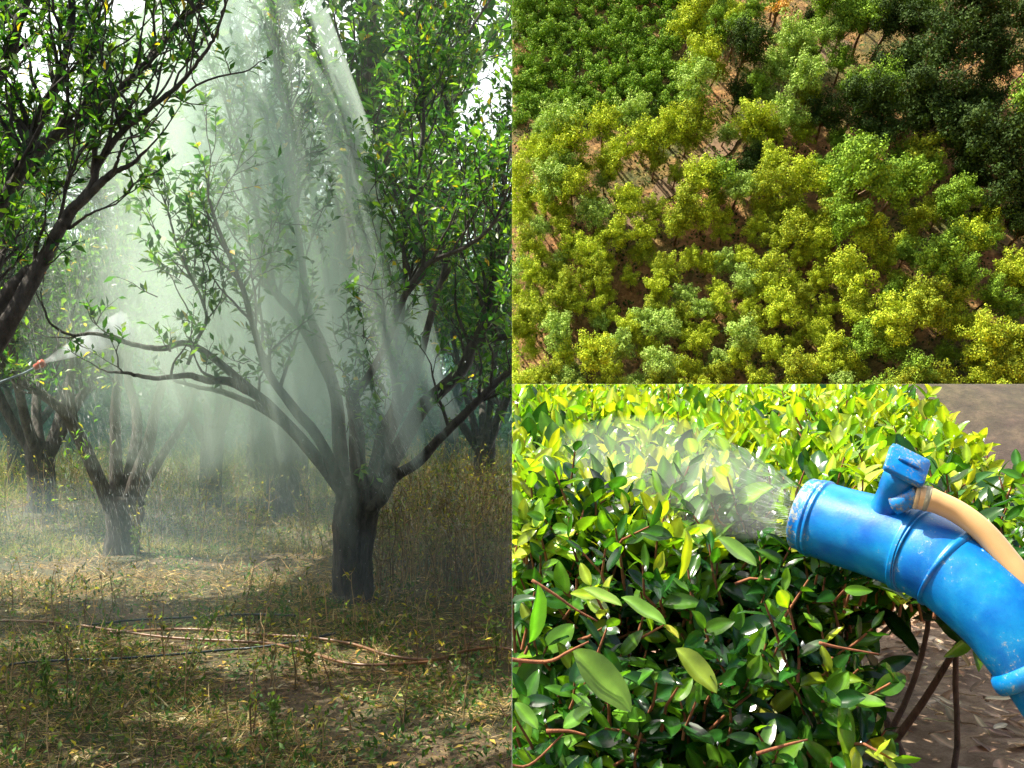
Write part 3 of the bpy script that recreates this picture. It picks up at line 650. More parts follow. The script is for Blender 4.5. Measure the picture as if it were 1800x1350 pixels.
tag(build('spray_jet', mb, vol_mat('jet_air', 10.0, (.93, .98, 1), .3), None, True, 'L'), 'white cone of spray bursting from the red lance tip', 'spray', kind='stuff')
# sunbeams through the mist, each shaped as a thin flattened fan of denser spray
M_BEAM = vol_mat('beam_air', .32, (.82, .99, .87), .0)
for (xa, ya, da, xb, yb, db, wa, wb, dp) in (
    (330, -60, 9.2, 365, 850, 8.8, 30, 60, .9), (365, -80, 9.2, 448, 900, 8.6, 16, 40, .7), (372, -60, 9.2, 505, 860, 8.6, 14, 26, .8), (395, -60, 8.8, 560, 900, 8.4, 14, 24, .6),
    (415, -80, 9.2, 610, 820, 8.6, 12, 24, .7), (425, -60, 7.5, 625, 960, 7.3, 9, 20, -.45), (450, -70, 9.2, 668, 760, 8.6, 14, 26, .8), (480, -60, 7.6, 700, 900, 7.2, 8, 18, -.5),
    (540, -60, 9.0, 760, 700, 8.6, 10, 18, .6), (290, 0, 9.4, 262, 760, 9.1, 24, 46, .9), (560, 120, 7.6, 735, 840, 7.3, 8, 22, -.45), (600, 250, 8.8, 790, 780, 8.6, 6, 18, .4), (400, 60, 7.4, 520, 860, 7.2, 7, 16, -.5)):
  for shl in (1.5, .75):
      A_, B_ = P(xa, ya, da), P(xb, yb, db); dp = (1.1 + dp * .9) * (.8 + .2 * shl); tt = np.linspace(0, 1, 14); wid = (wa + (wb - wa) * tt) / F * 5.4 * shl * np.where(tt > .8, np.sqrt(np.clip((1.0001 - tt) / .35, 0, 1)), 1)
      wid = wid * (1 + .18 * np.sin(tt * 9 + xa)); c_ = A_ + (B_ - A_) * tt[:, None] + np.stack([.06 * np.sin(tt * 3.0 + xb), 0 * tt, 0 * tt], -1); an = np.linspace(0, 2 * np.pi, 20, endpoint=False)
      vv = c_[:, None] + np.stack([wid[:, None] * np.cos(an), dp * (.5 + .5 * tt)[:, None] * np.where(tt > .95, .1, 1)[:, None] * np.sin(an), 0 * wid[:, None] * an], -1)
      ix = np.arange(14 * 20).reshape(14, 20); qd = np.stack([ix[:-1], np.roll(ix[:-1], -1, 1), np.roll(ix[1:], -1, 1), ix[1:]], -1).reshape(-1, 4)
      i0 = 280; vv = np.vstack([vv.reshape(-1, 3), c_[:1], c_[-1:]]); mb = MB()
      mb.add(vv, [qd[:, ::-1], np.stack([ix[0], np.roll(ix[0], -1), np.full(20, i0)], -1), np.stack([np.roll(ix[-1], -1), ix[-1], np.full(20, i0 + 1)], -1)])
      o = build('sunbeam_sheet', mb, M_BEAM, None, True, 'L'); tag(o, 'pale slanting sunbeam through the orchard crowns, shaped as a denser sheet of mist', 'spray', 'slanting sunbeams shaped in mist', 'stuff')
# falling streaks of drops, bunched into slanting shafts like the sunbeams
def streak_mat():
    m, nt, out = new_mat('falling_water'); d_ = N(nt, 'ShaderNodeBsdfDiffuse'); d_.inputs[0].default_value = (.9, .94, .9, 1); t_ = N(nt, 'ShaderNodeBsdfTranslucent'); t_.inputs[0].default_value = (.9, .94, .9, 1)
    a_ = N(nt, 'ShaderNodeMixShader'); L(nt, d_.outputs[0], a_.inputs[1]); L(nt, t_.outputs[0], a_.inputs[2]); tr_ = N(nt, 'ShaderNodeBsdfTransparent'); b_ = N(nt, 'ShaderNodeMixShader'); b_.inputs[0].default_value = .45
    L(nt, tr_.outputs[0], b_.inputs[1]); L(nt, a_.outputs[0], b_.inputs[2]); L(nt, b_.outputs[0], out.inputs[0]); return m
mb = MB(); ns = 46
scx = rng.uniform(-3.3, -.75, ns); scy = rng.uniform(6.6, 9.4, ns); scw = rng.uniform(.03, .10, ns)
ev = nrm(np.array([-0.36, 0.10, 0.93])); n = 16000; k_ = rng.integers(0, ns, n)
z_ = rng.uniform(.5, 4.9, n); ph_ = nrm(np.stack([scx[k_] * .10 + .10, np.zeros(n), -np.ones(n)], -1))
fan = ev[None] + np.stack([-(scx[k_] + 1.9) * .10, np.zeros(n), np.zeros(n)], -1); fan = nrm(fan)
base_ = np.stack([scx[k_] + rng.normal(0, 1, n) * scw[k_], scy[k_] + rng.normal(0, .12, n), np.full(n, 1.6)], -1)
p0 = base_ + fan * ((z_ - 1.6) / fan[:, 2])[:, None]; ln_ = rng.uniform(.015, .08, n)[:, None]; p1 = p0 + fan * ln_ + rng.normal(0, .004, (n, 3))
w_ = rng.uniform(.0005, .0012, n)[:, None]; pm = (p0 + p1) / 2
vv = np.stack([p0, pm + w_ * [1, 0, 0], pm + w_ * [-.5, .87, 0], pm + w_ * [-.5, -.87, 0], p1], 1)
tf_ = np.array([[0, 2, 1], [0, 3, 2], [0, 1, 3], [4, 1, 2], [4, 2, 3], [4, 3, 1]]); mb.add(vv.reshape(-1, 3), (np.arange(n)[:, None, None] * 5 + tf_).reshape(-1, 3))
tag(build('falling_spray', mb, streak_mat(), None, False, 'L'), 'slanting streaks of falling spray lit by the sun between the orchard limbs', 'spray', kind='stuff')
# droplets glinting in the mist
def drops(name, pts, rad, lab, mat):
    mb = MB(); o = np.array([[1, 0, 0], [-1, 0, 0], [0, 1, 0], [0, -1, 0], [0, 0, 1], [0, 0, -1]], float)
    f = np.array([[0, 2, 4], [2, 1, 4], [1, 3, 4], [3, 0, 4], [2, 0, 5], [1, 2, 5], [3, 1, 5], [0, 3, 5]])
    n = len(pts); v = pts[:, None] + o[None] * np.asarray(rad)[:, None, None] * np.array([1, 1, 1.6])
    mb.add(v.reshape(-1, 3), (np.arange(n)[:, None, None] * 6 + f[None]).reshape(-1, 3)); tag(build(name, mb, mat, None, True), lab, 'droplets', kind='stuff')
def water_mat():
    m, nt, out = new_mat('water_drop'); p = N(nt, 'ShaderNodeBsdfPrincipled'); p.inputs['Base Color'].default_value = (.95, .98, 1, 1)
    p.inputs['Roughness'].default_value = .08; p.inputs['Transmission Weight'].default_value = .6; p.inputs['IOR'].default_value = 1.33; L(nt, p.outputs[0], out.inputs[0]); return m
M_WATER = water_mat()
n = 1500; d = rng.uniform(6.2, 10, n); zz = rng.uniform(.3, 4.6, n)
xx = np.minimum(-1.9 - .25 * (zz - 1.5) + rng.normal(0, .9, n), -.02)
drops('droplets', np.stack([xx, d, zz], -1), rng.uniform(.0015, .004, n), 'tiny sunlit droplets hanging in the orchard mist', M_WATER)

# ------------------------------------------------------------------ forest slope (upper right): seen straight on from the air
Y0 = 84.0; TH = math.radians(57)
SN = np.array([0, -math.sin(TH), math.cos(TH)]); SE = np.array([0, math.cos(TH), math.sin(TH)]); SO = np.array([0, Y0, H])
def slope_pt(px, py):                    # where the ray through a photograph pixel meets the slope
    d = np.array([(px - 900) / F, 1.0, -(py - 675) / F]); o = np.array([0, 0, H]); t = np.dot(SO - o, SN) / np.dot(d, SN); return o + d * t
M_SL = ground_mat('forest_floor', [(.3, (.05, .028, .012)), (.5, (.34, .16, .05)), (.7, (.70, .38, .13))], [(.3, (.02, .03, .008)), (.5, (.10, .11, .02)), (.72, (.30, .24, .06))], .16, 1.6, .6, .4)
mb = MB(); u = np.linspace(0, 75, 60); s = np.linspace(-6, 95, 70); U, S = np.meshgrid(u, s)
off = .06 * np.sin(U * .4 + S * .3) + .05 * np.sin(U * .9 - S * .5)
v = SO + U[..., None] * np.array([1, 0, 0]) + S[..., None] * SE + off[..., None] * SN
idx = np.arange(U.size).reshape(U.shape); q = np.stack([idx[:-1, :-1], idx[:-1, 1:], idx[1:, 1:], idx[1:, :-1]], -1).reshape(-1, 4)
mb.add(v.reshape(-1, 3), q); o = build('hillside', mb, M_SL, None, True, 'A'); tag(o, kind='structure')
# sandy track winding across it
trk = [(1050, 470), (1090, 415), (1130, 370), (1180, 325), (1230, 290), (1290, 240), (1340, 205), (1400, 150), (1450, 100), (1480, 70)]
cl = catmull(np.array([slope_pt(a, b) for a, b in trk]), 8); tgt = nrm(np.gradient(cl, axis=0)); sd = nrm(np.cross(tgt, SN)); mb = MB()
ww = .8 + .25 * np.sin(np.arange(len(cl))[:, None] * .9); v = np.stack([cl - sd * ww, cl + sd * ww], 1) + SN * .16; k = len(cl); idx = np.arange(2 * k).reshape(k, 2)
mb.add(v.reshape(-1, 3), np.stack([idx[:-1, 0], idx[:-1, 1], idx[1:, 1], idx[1:, 0]], -1)); tag(build('track', mb, ground_mat('track_sand', [(.3, (.14, .08, .04)), (.7, (.36, .23, .12))], [(.3, (.10, .08, .03)), (.7, (.30, .2, .11))], .5, 3, .3, .1), None, True, 'A'), kind='structure')

FG = {  # crown colours by kind of tree; 'dark' is shade painted into the leaves
 'lime': [(.30, .36, .03), (.40, .43, .045), (.20, .28, .03)], 'pale': [(.24, .34, .10), (.31, .40, .13), (.17, .27, .07)],
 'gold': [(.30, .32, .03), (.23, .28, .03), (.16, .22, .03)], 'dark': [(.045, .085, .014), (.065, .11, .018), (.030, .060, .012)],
 'mid': [(.15, .24, .035), (.20, .30, .04), (.10, .18, .03)], 'shrub': [(.09, .18, .03), (.13, .23, .035), (.18, .27, .03)], 'dead': [(.55, .30, .12), (.45, .22, .09), (.62, .40, .2)]}
def forest_proto(seed, kind, hgt=6.5, rad=1.9, nlobe=36, per=175, size=.175, name='forest_tree', flat=.75):
    g = np.random.default_rng(seed); tr, fo = MB(), MB()
    if hgt > 2.5:
        tk = catmull([[0, 0, -.4], [.1, .05, hgt * .4], [g.normal(0, .2), g.normal(0, .2), hgt * .85]], 5); tube(tr, tk, np.linspace(.17, .06, len(tk)), 8, lump=.05)
    cz = hgt - rad * flat * .6
    a = g.uniform(0, 6.28, nlobe); rr = rad * .72 * np.sqrt(g.uniform(0, 1, nlobe)); z = cz + rad * flat * g.uniform(-.75, .55, nlobe) * (1 - (rr / rad) ** 2 * .4)
    gap = g.uniform(0, 6.28); rr = rr * (1 - .45 * np.exp(-((np.mod(a - gap + 3.14, 6.28) - 3.14) / .6) ** 2)); ex_, ey_ = g.uniform(.8, 1.25, 2)
    lc = np.stack([rr * np.cos(a) * ex_, rr * np.sin(a) * ey_, z + g.normal(0, .25, nlobe)], -1); lr = rad * g.uniform(.17, .32, nlobe)
    for i in range(nlobe):
        if hgt > 2.5:
            b = tk[int(len(tk) * .6)]; tube(tr, [b, (b + lc[i]) / 2 + [0, 0, -.1], lc[i]], [.05, .04, .015], 4, cap=False)
        n = per; d = nrm(g.normal(size=(n, 3))); d[:, 2] = np.where(g.uniform(size=n) < .3, np.abs(d[:, 2]), d[:, 2]); d = d * g.uniform(.45, 1.3, n)[:, None] ** .6
        rv = nrm(lc[i] - np.array([0, 0, cz - .5])) ; al = (d * rv).sum(1, keepdims=True)
        p = lc[i] + (d * .82 + rv * al * .95) * lr[i]
        dr = nrm(np.cross(d, g.normal(size=(n, 3))) + nrm(d) * .35); nm = nrm(nrm(d) + g.normal(0, .28, (n, 3)))
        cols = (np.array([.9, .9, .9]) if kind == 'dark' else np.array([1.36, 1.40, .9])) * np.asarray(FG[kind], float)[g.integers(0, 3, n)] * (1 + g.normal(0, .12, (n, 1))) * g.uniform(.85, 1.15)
        leaves(fo, LEAF4, p, dr, nm, size * g.uniform(.6, 1.3, n), np.clip(cols, .005, .9))
    parts = []
    if tr.v: v, f, c = tr.data(); parts.append(('trunk', to_mesh('trunk', v, f, c, M_FBARK, True), True))
    v, f, c = fo.data(); parts.append(('crown', to_mesh('crown', v, f, c, M_CROWN, False), False))
    return dict(name=name, parts=parts)
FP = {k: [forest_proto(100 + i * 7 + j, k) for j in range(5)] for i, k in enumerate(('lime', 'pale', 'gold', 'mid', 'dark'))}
SH = [forest_proto(300 + j, 'shrub', 1.6, 1.6, 22, 170, .19, 'round_shrub', .95) for j in range(3)]
def axis_mat(p, ax, s, spin, tall=1.0):
    q = Vector(ax.tolist()).to_track_quat('Z', 'Y'); return Matrix.Translation(p.tolist()) @ q.to_matrix().to_4x4() @ Matrix.Rotation(spin, 4, 'Z') @ Matrix.Diagonal((s, s, s * tall, 1))
AX = nrm(np.array([-.05, -.97, .22]))
# tree sites: a jittered grid on the photograph's forest
sites = []
g = np.random.default_rng(5)
tries = 0
while len(sites) < 298 and tries < 30000:
    tries += 1
    px, py = g.uniform(885, 1815), g.uniform(-25, 700)
    if px < 1190 + (g.uniform() * 60) and py < 215 - (px - 900) * .08 : continue            # shrub field
    rp = 26 if px < 1450 else 32
    if py < 350: rp += 3
    if px > 1500 and py < 360: rp += 8
    rp *= g.choice([.72, .88, 1.0, 1.12, 1.3]); dist = rp
    # clearings with bare orange soil
    if any((px - a) ** 2 / w ** 2 + (py - b) ** 2 / h ** 2 < 1 for a, b, w, h in ((1165, 335, 40, 16), (1310, 440, 60, 14), (1085, 530, 40, 10), (1560, 540, 36, 16), (1230, 490, 34, 12), (1440, 520, 20, 12), (1020, 605, 34, 12), (1680, 640, 40, 14), (1345, 50, 34, 34), (1668, 150, 30, 30))): continue
    if any((px - a) ** 2 + ((py - b) * 1.1) ** 2 < ((dist + c_) * .55) ** 2 for a, b, c_ in sites): continue
    sites.append((px, py, dist))
sites.sort(key=lambda t: t[1])
def area(px, py):
    h = 'upper' if py < 225 else ('middle' if py < 450 else 'lower'); w = 'left' if px < 1200 else ('central' if px < 1500 else 'right')
    return h + ' ' + w
for (px, py, ds) in sites:
    if px > 1500 + py * .60 and py < 470: kind = g.choice(['dark', 'dark', 'dark', 'dark', 'dark', 'dark', 'mid'])  # upper right: shade put in as darker crown colour
    elif px > 1450 and py < 400: kind = g.choice(['gold', 'mid', 'dark', 'mid'])
    elif px > 1250 and py < 330: kind = g.choice(['pale', 'mid', 'dark', 'lime'])
    elif px > 1500: kind = g.choice(['mid', 'lime', 'gold', 'mid'])
    else: kind = g.choice(['lime', 'lime', 'lime', 'gold', 'pale'])
    p = slope_pt(px, py)
    s = ds * p[1] / F / 1.9
    hh = 5.2 * s * 1.1; dv = np.array([(px - 900) / F, 1.0, -(py - 675) / F]); o0 = np.array([0, 0, H])     # the crown stands on this line of sight,
    p = o0 + dv * (np.dot(SO - o0, SN) + hh * np.dot(AX, SN)) / np.dot(dv, SN) - AX * hh                      # its foot on the slope
    kd = {'lime': 'bright lime-green', 'pale': 'pale green', 'gold': 'yellow-green', 'mid': 'mid-green', 'dark': 'shade-darkened green'}[kind]
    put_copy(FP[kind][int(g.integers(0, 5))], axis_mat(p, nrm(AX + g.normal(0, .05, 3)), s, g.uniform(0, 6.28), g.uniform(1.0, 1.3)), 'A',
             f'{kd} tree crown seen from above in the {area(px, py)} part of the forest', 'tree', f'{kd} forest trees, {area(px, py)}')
sh = []
tries = 0
while len(sh) < 80 and tries < 8000:
    tries += 1; px, py = g.uniform(890, 1260), g.uniform(-15, 235)
    if px > 1190 and py > 60: continue
    if py > 215 - (px - 900) * .08: continue
    if any((px - a) ** 2 + (py - b) ** 2 < 29 ** 2 for a, b in sh): continue
    sh.append((px, py))
for (px, py) in sh:
    put_copy(SH[int(g.integers(0, 3))], axis_mat(slope_pt(px, py), AX, g.uniform(.8, 1.15), g.uniform(0, 6.28)), 'A', 'round dark green shrub planted in the field at the upper left of the forest view', 'shrub', 'round shrubs in the field')
put_copy(forest_proto(401, 'dead', 5.5, 1.1, 9, 100, .17, 'dead_tree'), axis_mat(slope_pt(1350, 66), AX, 1.25, 0), 'A', 'small dead tree with orange-brown needles near the top of the forest view', 'tree', None)
put_copy(forest_proto(402, 'dead', 5.5, .7, 6, 70, .16, 'dead_tree'), axis_mat(slope_pt(1665, 200), AX, 1, 0), 'A', 'scrap of rust-coloured dead crown beside the bare white branches, upper right', 'tree', None)
# bare white tree
mb = MB(); b0 = slope_pt(1668, 165)
def fork(p, d, l, r, dep):
    q = p + d * l; tube(mb, [p, (p + q) / 2 + g.normal(0, .05, 3), q], [r, r * .8, r * .6], 5, cap=False)
    if dep:
        for _ in range(3): fork(q, nrm(d + g.normal(0, .5, 3)), l * .68, r * .6, dep - 1)
fork(b0, AX, 4.0, .10, 0); fork(b0 + AX * 4, nrm(AX + [.9, 0, .5]), 1.3, .07, 3); fork(b0 + AX * 4, nrm(AX + [-.5, 0, .7]), 1.0, .06, 3)
tag(build('bare_tree', mb, bark_mat('bare_wood', (.40, .34, .27), (.62, .54, .45), 5), None, False, 'A'), 'leafless whitish tree between green crowns at the upper right', 'tree')
# undergrowth between the trees
mb = MB(); n = 26000; px = g.uniform(890, 1810, n); py = g.uniform(-20, 690, n)
dd = np.stack([(px - 900) / F, np.ones(n), -(py - 675) / F], -1); t = np.dot(SO - [0, 0, H], SN) / (dd @ SN); pp = np.array([0, 0, H]) + dd * t[:, None]
cl_ = np.sin(pp[:, 0] * .9) * np.sin(pp[:, 2] * 1.1 + 1) + .6 * np.sin(pp[:, 0] * 2.3 + pp[:, 2] * 1.7) + g.normal(0, .3, n)
kp = cl_ > -.15; pp = pp[kp]; n = len(pp)
leaves(mb, LEAF4, pp + SN * g.uniform(.2, 1.0, n)[:, None], nrm(g.normal(size=(n, 3)) + SN), nrm(SN + g.normal(0, .5, (n, 3))), g.uniform(.18, .42, n), palette(n, [(.05, .09, .02), (.09, .13, .02), (.16, .17, .03), (.03, .06, .015)]))
tag(build('undergrowth', mb, M_CROWN, None, False, 'A'), 'low green undergrowth on the forest floor between the crowns', 'undergrowth', kind='stuff')

# ------------------------------------------------------------------ tea terrace (lower right)
TZ = 0.78
M_TG = ground_mat('terrace_soil', [(.3, (.12, .07, .04)), (.5, (.30, .19, .12)), (.7, (.50, .36, .24))], [(.3, (.08, .05, .03)), (.5, (.20, .13, .08)), (.72, (.40, .28, .18))], 3, 14, .6, .03)
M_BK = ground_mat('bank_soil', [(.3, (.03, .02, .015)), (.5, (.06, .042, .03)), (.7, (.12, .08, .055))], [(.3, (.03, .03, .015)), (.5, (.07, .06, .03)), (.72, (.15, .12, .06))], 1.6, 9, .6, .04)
xs = np.linspace(0, 12, 90)
tag(grid('terrace', xs, np.concatenate([np.linspace(.4, 4.2, 60)]), lambda x, y: TZ + .02 * np.sin(x * 9) * np.sin(y * 7) + .012 * np.sin(x * 21 + y * 17), M_TG, 'T'), kind='structure')
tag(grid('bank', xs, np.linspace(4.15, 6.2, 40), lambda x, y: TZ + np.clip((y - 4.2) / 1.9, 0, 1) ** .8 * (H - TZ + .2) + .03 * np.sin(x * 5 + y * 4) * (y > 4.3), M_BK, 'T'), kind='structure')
tag(grid('plateau', np.linspace(0, 80, 30), np.linspace(6.1, Y0 + 2, 40), lambda x, y: H - .0006 + 0 * x, M_SL, 'T'), kind='structure')
# litter on the terrace
mb = MB(); n = 2600; x = rng.uniform(0, 2.6, n); y = rng.uniform(1.0, 4.2, n)
leaves(mb, hd_leaf(.2, .1, .2), np.stack([x, y, np.full(n, TZ + .03)], -1), nrm(np.stack([rng.normal(size=n), rng.normal(size=n), rng.normal(0, .25, n)], -1)), rdir(n, 2.5), rng.uniform(.04, .09, n), palette(n, [(.52, .36, .22), (.38, .23, .13), (.60, .46, .30), (.22, .13, .08)]))
tag(build('leaf_litter', mb, M_DRY, None, True, 'T'), 'tan dry leaf litter on the ground under the tea bush', 'leaf litter', kind='stuff')

bush = empty('tea_bush', (.45, 2.0, TZ)); tag(bush, 'big sheared tea bush, yellow-green young leaves on top, dark wet leaves below', 'bush')
HD = [hd_leaf(.24, .22, .3), hd_leaf(.27, .10, .5), hd_leaf(.21, .38, .2), hd_leaf(.28, .05, .15), hd_leaf(.25, .55, .6), hd_leaf(.20, -.12, .4)]
HDB = [hd_leaf(.24, .08, .25)]
def x_edge(y): return .80 + (y - 1.7) * .27
PROF = np.array([[1.16, 1.02], [1.20, 1.13], [1.27, 1.25], [1.38, 1.36], [1.52, 1.425], [1.75, 1.465], [2.2, 1.515], [2.8, 1.565], [3.3, 1.595], [3.7, 1.62]])
sg = np.concatenate([[0], np.cumsum(np.linalg.norm(np.diff(PROF, axis=0), axis=1))])
def prof(s):
    y = np.interp(s, sg, PROF[:, 0]); z = np.interp(s, sg, PROF[:, 1])
    y2 = np.interp(s + .03, sg, PROF[:, 0]); z2 = np.interp(s + .03, sg, PROF[:, 1]); return y, z, y2, z2
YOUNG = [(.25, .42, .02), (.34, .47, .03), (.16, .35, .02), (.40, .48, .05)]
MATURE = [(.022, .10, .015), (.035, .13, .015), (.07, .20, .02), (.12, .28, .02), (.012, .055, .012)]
young, old, twg = MB(), MB(), MB()
Ssplit = sg[4]
def add_shoot(p, d, ln, n_lf, size, cols, mbf, tpl, open_=.7, w=None):
    q = np.array([p, p + d * ln * .5 + rng.normal(0, .004, 3), p + d * ln]); tube(twg, q, [.0022, .0018, .0012], 5, cap=False)
    t = np.linspace(.35, 1, n_lf)[:, None]; pos = q[0] * (1 - t) + q[2] * t
    az = rng.uniform(0, 6.28) + np.arange(n_lf) * 2.4; u = nrm(np.cross(d, [0.3, 1, .1])); v = np.cross(d, u)
    o = np.cos(az)[:, None] * u + np.sin(az)[:, None] * v; op = open_ * (1.15 - t * .7)
    dr = nrm(d * (1 - op * .6) + o * op); leaves(mbf, tpl, pos, dr, nrm(d - dr * .3 + rng.normal(0, .2, (n_lf, 3))), size * (1.15 - .5 * t[:, 0]) * rng.uniform(.8, 1.15, n_lf), palette(n_lf, cols, w))
# top: upright young shoots
for _ in range(2300):
    s = rng.uniform(Ssplit - .10, sg[-1]); y, z, y2, z2 = prof(s); x = rng.uniform(-.02, x_edge(y) + rng.normal(0, .03))
    z += .018 * math.sin(x * 11 + y * 5) + rng.normal(0, .018) - (max(0, x - x_edge(y) + .22) ** 2) * 1.6
    d = nrm(np.array([rng.normal(0, .33), rng.normal(-.05, .33), 1.0])); ln = rng.uniform(.03, .075)
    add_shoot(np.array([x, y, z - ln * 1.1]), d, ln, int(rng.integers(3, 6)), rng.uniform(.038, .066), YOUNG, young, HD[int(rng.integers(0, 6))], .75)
# layer of mature leaves beneath the young tops, and the shaded front
n = 5200; s = rng.uniform(Ssplit - .05, sg[-1], n); y, z, _, _ = prof(s); x = rng.uniform(-.02, 1, n) * (x_edge(y) + .02); z = z - rng.uniform(.02, .13, n) - np.maximum(0, x - x_edge(y) + .22) ** 2 * 1.6
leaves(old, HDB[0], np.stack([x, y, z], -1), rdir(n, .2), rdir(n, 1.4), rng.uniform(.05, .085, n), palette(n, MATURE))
def zbot(x): return np.where(x < .40, .80, .80 + np.clip((x - .40) / .12, 0, 1) * .46)
cnt = 0
while cnt < 800:
    s = rng.uniform(0, Ssplit + .06); y, z, y2, z2 = prof(s); x = rng.uniform(-.02, .88)
    dep = rng.uniform(0, .22) ** 1.0; nv = nrm(np.array([0, -(z2 - z), (y2 - y)])); p = np.array([x, y, z]) - nv * dep
    if p[2] < zbot(x) + rng.normal(0, .02) or (p[0] / p[1] > .325 and (H - p[2]) / p[1] > .225 + rng.normal(0, .008)): continue
    cnt += 1
    d = nrm(nv + rng.normal(0, .45, 3) + [0, 0, .35]); 
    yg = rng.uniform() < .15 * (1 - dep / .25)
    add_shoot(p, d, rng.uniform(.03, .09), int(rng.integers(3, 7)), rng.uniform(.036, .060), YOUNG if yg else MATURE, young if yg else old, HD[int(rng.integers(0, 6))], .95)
n = 2600; s = rng.uniform(0, Ssplit, n); y, z, y2, z2 = prof(s); x = rng.uniform(-.02, .95, n); dep = rng.uniform(.10, .55, n)
p = np.stack([x, y + dep, z - dep * .25], -1); kp = (p[:, 2] > zbot(x) + .02) & ~((p[:, 0] / p[:, 1] > .32) & ((H - p[:, 2]) / p[:, 1] > .225)); p = p[kp]; n = len(p)
leaves(old, HDB[0], p, rdir(n, .1), rdir(n, 1.0), rng.uniform(.06, .09, n), palette(n, MATURE, [.4, .25, .1, .05, .2]))
# big pale leaf and its neighbours in the front
for (a, b, a2, b2, dd, tp, col, nv) in ((1008, 1142, 1110, 1245, 1.16, HDB[0], (.20, .36, .05), (.35, -.8, .55)), (1188, 1140, 1262, 1212, 1.22, hd_leaf(.26, .1, .3), (.33, .44, .05), (.5, -.7, .5)),
                                  (1025, 1035, 1092, 1060, 1.20, HDB[0], (.22, .38, .05), (0, -.3, 1)), (1092, 1050, 1170, 1092, 1.20, HDB[0], (.16, .33, .04), (.2, -.4, .9)),
                                  (930, 1130, 962, 1042, 1.14, HD[0], (.08, .28, .03), (.8, -.6, .2)), (990, 1278, 1036, 1245, 1.14, HDB[0], (.12, .30, .03), (-.3, -.6, .7)),
                                  (905, 1235, 945, 1278, 1.10, HDB[0], (.14, .32, .03), (.3, -.6, .7)), (1480, 1230, 1555, 1235, 1.25, HDB[0], (.14, .33, .03), (0, -.5, .9)),
                                  (1475, 1235, 1500, 1330, 1.25, HD[0], (.20, .40, .04), (.5, -.8, .3)), (1425, 1205, 1480, 1238, 1.26, HDB[0], (.10, .28, .03), (0, -.5, .9)),
                                  (1205, 930, 1220, 1010, 1.30, HD[2], (.36, .48, .03), (.8, -.6, .1)), (1262, 945, 1330, 990, 1.3, HDB[0], (.18, .34, .06), (.2, -.6, .8))):
    A_, B_ = P(a, b, dd), P(a2, b2, dd - .02); l = np.linalg.norm(B_ - A_); big = MB(); leaves(big, tp, [A_], [B_ - A_], nrm([nv]), [l * 1.03], np.array([col])); build('leaf', big, M_TEA, bush, True, 'T')
for k_, (pts, rr) in enumerate((([(880, 1158), (960, 1163), (1000, 1145), (1035, 1128)], .0036), ([(935, 1020), (975, 1045), (1010, 1070), (1050, 1092)], .003), ([(960, 1285), (1000, 1285), (1030, 1292)], .0035), ([(880, 1340), (930, 1345), (990, 1290)], .003), ([(1330, 1325), (1380, 1310), (1420, 1300)], .0035), ([(1440, 1130), (1475, 1138), (1545, 1150)], .003))):
    q = catmull(np.array([P(a, b, 1.15 + .02 * (k_ > 3)) for a, b in pts]), 5); tube(twg, q, np.linspace(rr * .62, rr * .3, len(q)), 8)
build('young_foliage', young, M_TEA, bush, True, 'T'); build('mature_foliage', old, M_TEA, bush, True, 'T'); build('twigs', twg, M_TWIG, bush, True, 'T')['kind'] = 'stuff'
M_TW2 = bark_mat('tea_wood', (.06, .035, .025), (.20, .12, .08), 40)
for _ in range(24):     # woody frame of the bush under the canopy
    x0 = rng.uniform(.15, .95); y0 = rng.uniform(1.7, 2.8); a = np.array([.55 + rng.normal(0, .15), 2.1 + rng.normal(0, .2), TZ - .02]); b = np.array([x0, y0, rng.uniform(1.25, 1.42)])
    q = catmull([a, (a * .6 + b * .4) + rng.normal(0, .05, 3), (a * .25 + b * .75) + rng.normal(0, .05, 3), b], 5); mb = MB(); tube(mb, q, np.linspace(rng.uniform(.006, .012), .003, len(q)), 7, lump=.08); build('stem', mb, M_TW2, bush, True, 'T')
# droplets on the leaves
v = np.concatenate([np.concatenate(young.v), np.concatenate(old.v)]); v = v[(v[:, 2] < H - .01) & (v[:, 0] > .01)]
pk = v[rng.choice(len(v), 900)]
def ico(mb, p, r):
    pass
drops('water_drops', pk + [0, -.002, .004], rng.uniform(.0012, .0034, len(pk)), 'clear water droplets glinting on the tea leaves', M_WATER)

